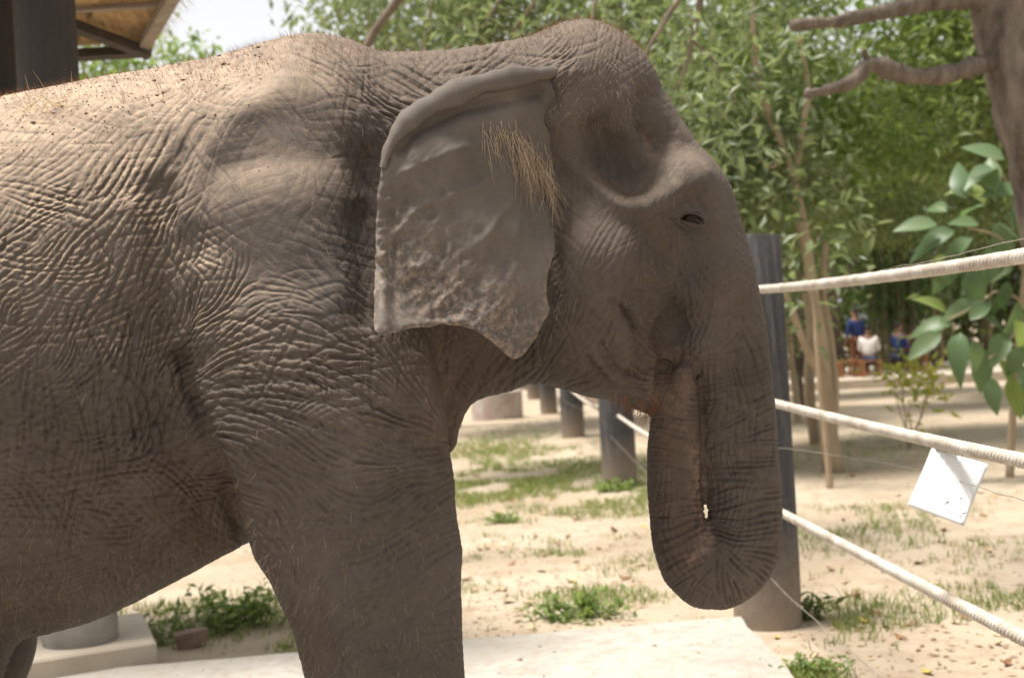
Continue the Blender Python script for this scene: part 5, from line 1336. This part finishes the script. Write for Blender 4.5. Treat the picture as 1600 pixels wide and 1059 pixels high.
# grit and small litter on slab and sand
ng = 2600
q = np.c_[rng.uniform(-2.4, 3.2, ng), rng.uniform(4.6, 12, ng)]
onsl = (q[:, 1] < far1[1] - .05) & (q[:, 0] < far1[0] - .05)
edge_ = np.hypot(q[:, 0] - far1[0], 0)
zz = np.where(onsl, SLAB_Z, ground_h(q[:, 0], q[:, 1]))
q3 = np.c_[q, zz]; cr = rng.uniform(.003, .009, ng) * np.where(rng.random(ng) < .05, 2, 1)
keep = ~onsl | (rng.random(ng) < .35); q3, cr = q3[keep], cr[keep]; ng = len(q3)
cv = (q3[:, None] + oc[None] * cr[:, None, None] * rng.uniform(.5, 1.5, (ng, 6, 1))).reshape(-1, 3)
tag(mesh_obj('grit', cv, (of[None] + (np.arange(ng) * 6)[:, None, None]).reshape(-1, 3), M_PLINTH2, smooth=False), 'small grit and crumbs scattered over sand and slab', 'grit', kind='stuff')
nl = 1500
lx = np.where(rng.random(nl) < .6, rng.uniform(690, 1010, nl), rng.uniform(1230, 1600, nl)); ly = rng.uniform(640, 1050, nl)
lp = np.array([G(a_, b_, 0) for a_, b_ in zip(lx, ly)]); lp = lp[~((lp[:, 1] < far1[1] + .05) & (lp[:, 0] < far1[0] + .05))]
lp[:, 2] = ground_h(lp[:, 0], lp[:, 1]) + .006
v, T_, rn = leaves(lp, .05, .0, .4); v[:, 2] = np.repeat(lp[:, 2], 4) + (v[:, 2] - np.repeat(lp[:, 2], 4)) * .25
M_LIT = NT('leaf_litter'); M_LIT.col(M_LIT.ramp(M_LIT.attr('rnd'), [(0, (0.13, 0.075, 0.04)), (.6, (0.30, 0.20, 0.11)), (1, (0.45, 0.35, 0.22))])).rough(.85, .2)
tag(mesh_obj('leaf_litter', v, T_, M_LIT.m, smooth=False, attrs={'rnd': rn}), 'small bits of dry leaf litter strewn over the sand', 'litter', kind='stuff')
# broken brick in the dirt at the slab edge
bp = G(300, 1004, 0); bp[2] = .03
mb = MB(); mb.box((0, 0, 0), (.17, .11, .08)); o = mb.build('broken_brick', simple('old_brick', (0.15, 0.10, 0.075), (0.27, 0.19, 0.145), 12, .9, .5, .01))
o.data.vertices.foreach_set('co', (np.array([v.co for v in o.data.vertices]) + rng.normal(0, .008, (8, 3))).ravel().astype(np.float32)); o.location = bp; o.rotation_euler = (.1, -.08, .3)
tag(o, 'broken brown brick lying in the dirt near the pillar base', 'brick')

# ================================================================== FAR SHELTER WITH PEOPLE
pa, pb = G(1185, 618, .0), G(1395, 600, .0)
Yp = (pa[1] + pb[1]) / 2
mb = MB(); mb.box((8.0, Yp + 4.0, .06), (14, 8.0, .26))
tag(mb.build('raised_pavement', M_PLINTH, loc=(8, Yp + 4, 0)), kind='structure')
PZ2 = .19
M_STOOL = simple('orange_wood', (0.22, 0.095, 0.04), (0.34, 0.16, 0.07), 6, .5, .1)
def at_floor(px, Y, z=PZ2):
    a = (px - 800.0); return np.array([a / FPX * Y * CR - .0 + SR * 0, Y, z])
def floor_x(px, Y, z=PZ2):
    # x on the pavement at depth Y seen at column px
    b_ = (z - CAM_H) / Y * FPX; a_ = (px - 800 + b_ * SR) / CR
    return np.array([a_ / FPX * Y, Y, z])
def stool(p, label, w=.46, h=.42):
    e_ = empty('wooden_stool', tuple(p)); tag(e_, label, 'stool', 'orange wooden stools on the pavement')
    mb = MB(); mb.box(p + [0, 0, h - .025], (w, w * .8, .05)); mb.build('seat', M_STOOL, e_)
    for sx2 in (-1, 1):
        for sy2 in (-1, 1):
            mb = MB(); mb.box(p + [sx2 * (w / 2 - .035), sy2 * (w * .4 - .035), (h - .05) / 2], (.055, .055, h - .05)); mb.build('leg', M_STOOL, e_)
    for sy2 in (-1, 1):
        mb = MB(); mb.box(p + [0, sy2 * (w * .4 - .035), .08], (w - .12, .035, .04)); mb.build('rail', M_STOOL, e_)
Ys = Yp + 1.0
stool(floor_x(1361, Ys), 'orange wooden stool under the seated person')
stool(floor_x(1327, Ys + .5), 'orange wooden stool beside the standing person')
stool(floor_x(1343, Ys + 1.3), 'orange wooden stool set back between two other stools')
stool(floor_x(1432, Ys + 1.5), 'tall orange wooden chair frame right of the bamboo', .5, .95)
M_TBL = simple('dark_red_wood', (0.05, 0.022, 0.015), (0.10, 0.05, 0.034), 5, .5, .1)
tp_ = floor_x(1238, Ys + 2); e_ = empty('wooden_table', tuple(tp_)); tag(e_, 'long dark wooden table on the far pavement behind the dark post', 'table')
mb = MB(); mb.box(tp_ + [0, 0, .76], (2.2, .8, .07)); mb.build('tabletop', M_TBL, e_)
for a in (-.95, -.3, .3, .95):
    for b in (-.3, .3): mb = MB(); mb.box(tp_ + [a, b, .36], (.09, .09, .73)); mb.build('leg', M_TBL, e_)
tp_ = floor_x(1432, Ys + 3.2); e_ = empty('wooden_table', tuple(tp_)); tag(e_, 'dark wooden table behind the orange chair frame', 'table')
mb = MB(); mb.box(tp_ + [0, 0, .74], (1.3, .7, .07)); mb.build('tabletop', M_TBL, e_)
for a in (-.55, .55):
    for b in (-.26, .26): mb = MB(); mb.box(tp_ + [a, b, .35], (.08, .08, .71)); mb.build('leg', M_TBL, e_)
# tree trunks on the pavement
for px_, lab, rr in ((1309, 'dark tree trunk beside the standing person', .19), (1425, 'dark tree trunk behind the orange chair frame', .26), (1255, 'dark leaning trunk above the long table', .14)):
    p = floor_x(px_, Ys + 2.6 if rr < .2 else Ys + 5, 0)
    tree('broadleaf_tree', lab, p[:2], 5.5, rr, [((p[0], p[1], 7.0), (2.0, 1.6, 1.5), 60, 40, .42)], M_LEAF_D, M_BARK_D, .24, group='trees on the far pavement')

M_SKINP = simple('brown_skin', (0.20, 0.11, 0.07), (0.26, 0.15, 0.10), 8, .6, 0)
M_BLUE = simple('blue_cloth', (0.012, 0.025, 0.095), (0.022, 0.042, 0.15), 8, .8, .2, bscale=30)
M_WHITE = simple('white_cloth', (0.55, 0.52, 0.50), (0.66, 0.63, 0.61), 8, .8, .2, bscale=30)
M_RUST = simple('rust_cloth', (0.15, 0.06, 0.035), (0.21, 0.09, 0.05), 8, .8, .2, bscale=30)
M_NAVY = simple('navy_cloth', (0.012, 0.016, 0.035), (0.025, 0.03, 0.06), 8, .8, .2, bscale=30)
M_BHAIR = simple('black_hair', (0.010, 0.008, 0.007), (0.022, 0.017, 0.014), 30, .5, 0)
def skin_obj(name, J, edges, mat, par, root=0):
    """J: name -> (x, y, z, r); edges: pairs of names"""
    keys = list(J); me = bpy.data.meshes.new(name)
    me.from_pydata([J[k][:3] for k in keys], [(keys.index(a), keys.index(b)) for a, b in edges], [])
    o = bpy.data.objects.new(name, me); col.objects.link(o); o.parent = par
    m1 = o.modifiers.new('skin', 'SKIN'); m1.use_smooth_shade = True
    sv = me.skin_vertices[0].data if me.skin_vertices else None
    if sv is None:
        return o
    for k, key in enumerate(keys):
        r = J[key][3]; sv[k].radius = r if isinstance(r, tuple) else (r, r); sv[k].use_root = (k == root)
    m2 = o.modifiers.new('subdivision', 'SUBSURF'); m2.levels = 1; m2.render_levels = 1
    me.materials.append(mat)
    return o
import bmesh
def skin_mesh(name, J, edges, mat, par, root=0):
    keys = list(J); bm = bmesh.new(); lay = bm.verts.layers.skin.verify()
    vs = []
    for k, key in enumerate(keys):
        v_ = bm.verts.new(J[key][:3]); r = J[key][3]; v_[lay].radius = r if isinstance(r, tuple) else (r, r); v_[lay].use_root = (k == root); vs.append(v_)
    for a, b in edges: bm.edges.new((vs[keys.index(a)], vs[keys.index(b)]))
    me = bpy.data.meshes.new(name); bm.to_mesh(me); bm.free(); me.materials.append(mat)
    o = bpy.data.objects.new(name, me); col.objects.link(o); o.parent = par
    m1 = o.modifiers.new('skin', 'SKIN'); m1.use_smooth_shade = True
    m2 = o.modifiers.new('subdivision', 'SUBSURF'); m2.levels = 1; m2.render_levels = 1
    return o
def person(p, rz, label, shirt, pants, seated=False):
    e_ = empty('person', tuple(p)); e_.rotation_euler = (0, 0, rz); tag(e_, label, 'person')
    hp = .44 if seated else .88                     # hip height
    J = {'pelvis': (0, 0, hp + .04, (.14, .11)), 'waist': (0, 0, hp + .18, (.13, .10)), 'chest': (0, .01, hp + .40, (.16, .115)), 'neck': (0, .0, hp + .55, .055), 'chin': (0, -.02, hp + .63, .07), 'head': (0, -.01, hp + .72, (.078, .095)), 'crown': (0, .01, hp + .79, .06), 'nose': (0, -.115, hp + .70, .012)}
    ed = [('pelvis', 'waist'), ('waist', 'chest'), ('chest', 'neck'), ('neck', 'chin'), ('chin', 'head'), ('head', 'crown'), ('head', 'nose')]
    for s, sd2 in ((-1, 'l'), (1, 'r')):
        J['sh' + sd2] = (s * .17, .01, hp + .49, .058); ed.append(('chest', 'sh' + sd2))
        if seated: el, wr = (s * .22, -.05, hp + .24, .043), (s * .13, -.25, hp + .16, .032)
        else: el, wr = (s * .235, .02, hp + .23, .043), (s * .25, -.06, hp + .0, .032)
        J['el' + sd2], J['wr' + sd2] = el, wr; ed += [('sh' + sd2, 'el' + sd2), ('el' + sd2, 'wr' + sd2)]
        dx_ = np.array(wr[:3]) - np.array(el[:3]); dx_ /= np.linalg.norm(dx_); pm = np.array(wr[:3]) + dx_ * .06
        J['pm' + sd2] = (*pm, (.036, .018)); ed.append(('wr' + sd2, 'pm' + sd2))
        for q, (sp2, ln2) in enumerate([(-.028, .075), (-.010, .09), (.010, .085), (.028, .065)]):
            J[f'f{q}' + sd2] = (*(pm + dx_ * ln2 + np.array([0, sp2, 0])), .009); ed.append(('pm' + sd2, f'f{q}' + sd2))
        J['th' + sd2] = (*(np.array(wr[:3]) + dx_ * .05 + np.array([-s * .03, -.04, 0])), .010); ed.append(('wr' + sd2, 'th' + sd2))
        if seated: kn, an, to = (s * .12, -.42, hp + .02, .062), (s * .12, -.42, .07, .042), (s * .12, -.58, .03, .035)
        else: kn, an, to = (s * .10, -.02, .48, .062), (s * .11, .02, .07, .042), (s * .12, -.14, .03, .035)
        J['hip' + sd2] = (s * .095, 0, hp - .01, .088); J['kn' + sd2], J['an' + sd2], J['to' + sd2] = kn, an, to
        ed += [('pelvis', 'hip' + sd2), ('hip' + sd2, 'kn' + sd2), ('kn' + sd2, 'an' + sd2), ('an' + sd2, 'to' + sd2)]
    skin_mesh('body', J, ed, M_SKINP, e_)
    grow = lambda key, f: (*J[key][:3], tuple(np.array(J[key][3]) * f) if isinstance(J[key][3], tuple) else J[key][3] * f)
    sk = ['pelvis', 'waist', 'chest', 'shl', 'ell', 'shr', 'elr']
    JS = {k2: grow(k2, 1.22) for k2 in sk}
    for sd2 in 'lr': JS['cu' + sd2] = (*(np.array(J['el' + sd2][:3]) * .25 + np.array(J['wr' + sd2][:3]) * .75), .046)
    skin_mesh('shirt', JS, [('pelvis', 'waist'), ('waist', 'chest'), ('chest', 'shl'), ('shl', 'ell'), ('ell', 'cul'), ('chest', 'shr'), ('shr', 'elr'), ('elr', 'cur')], shirt, e_)
    JP = {k2: grow(k2, 1.15) for k2 in ['pelvis', 'hipl', 'knl', 'hipr', 'knr']}
    for sd2 in 'lr': JP['an' + sd2] = (*(np.array(J['an' + sd2][:3]) + [0, 0, .05]), .055)
    skin_mesh('trousers', JP, [('pelvis', 'hipl'), ('hipl', 'knl'), ('knl', 'anl'), ('pelvis', 'hipr'), ('hipr', 'knr'), ('knr', 'anr')], pants, e_)
    skin_mesh('hair', {'a': (0, .035, hp + .69, (.085, .075)), 'b': (0, .03, hp + .77, (.085, .095)), 'c': (0, .015, hp + .82, .06)}, [('a', 'b'), ('b', 'c')], M_BHAIR, e_)
person(floor_x(1341, Ys + .9), R(200), 'person in a blue shirt and rust trousers standing by the stools', M_BLUE, M_RUST)
person(floor_x(1360, Ys), R(160), 'person in a white top sitting on an orange stool', M_WHITE, M_NAVY, True)
person(floor_x(1407, Ys + 1.2), R(120), 'person in a bright blue shirt half hidden by the bamboo', M_BLUE, M_NAVY, True)
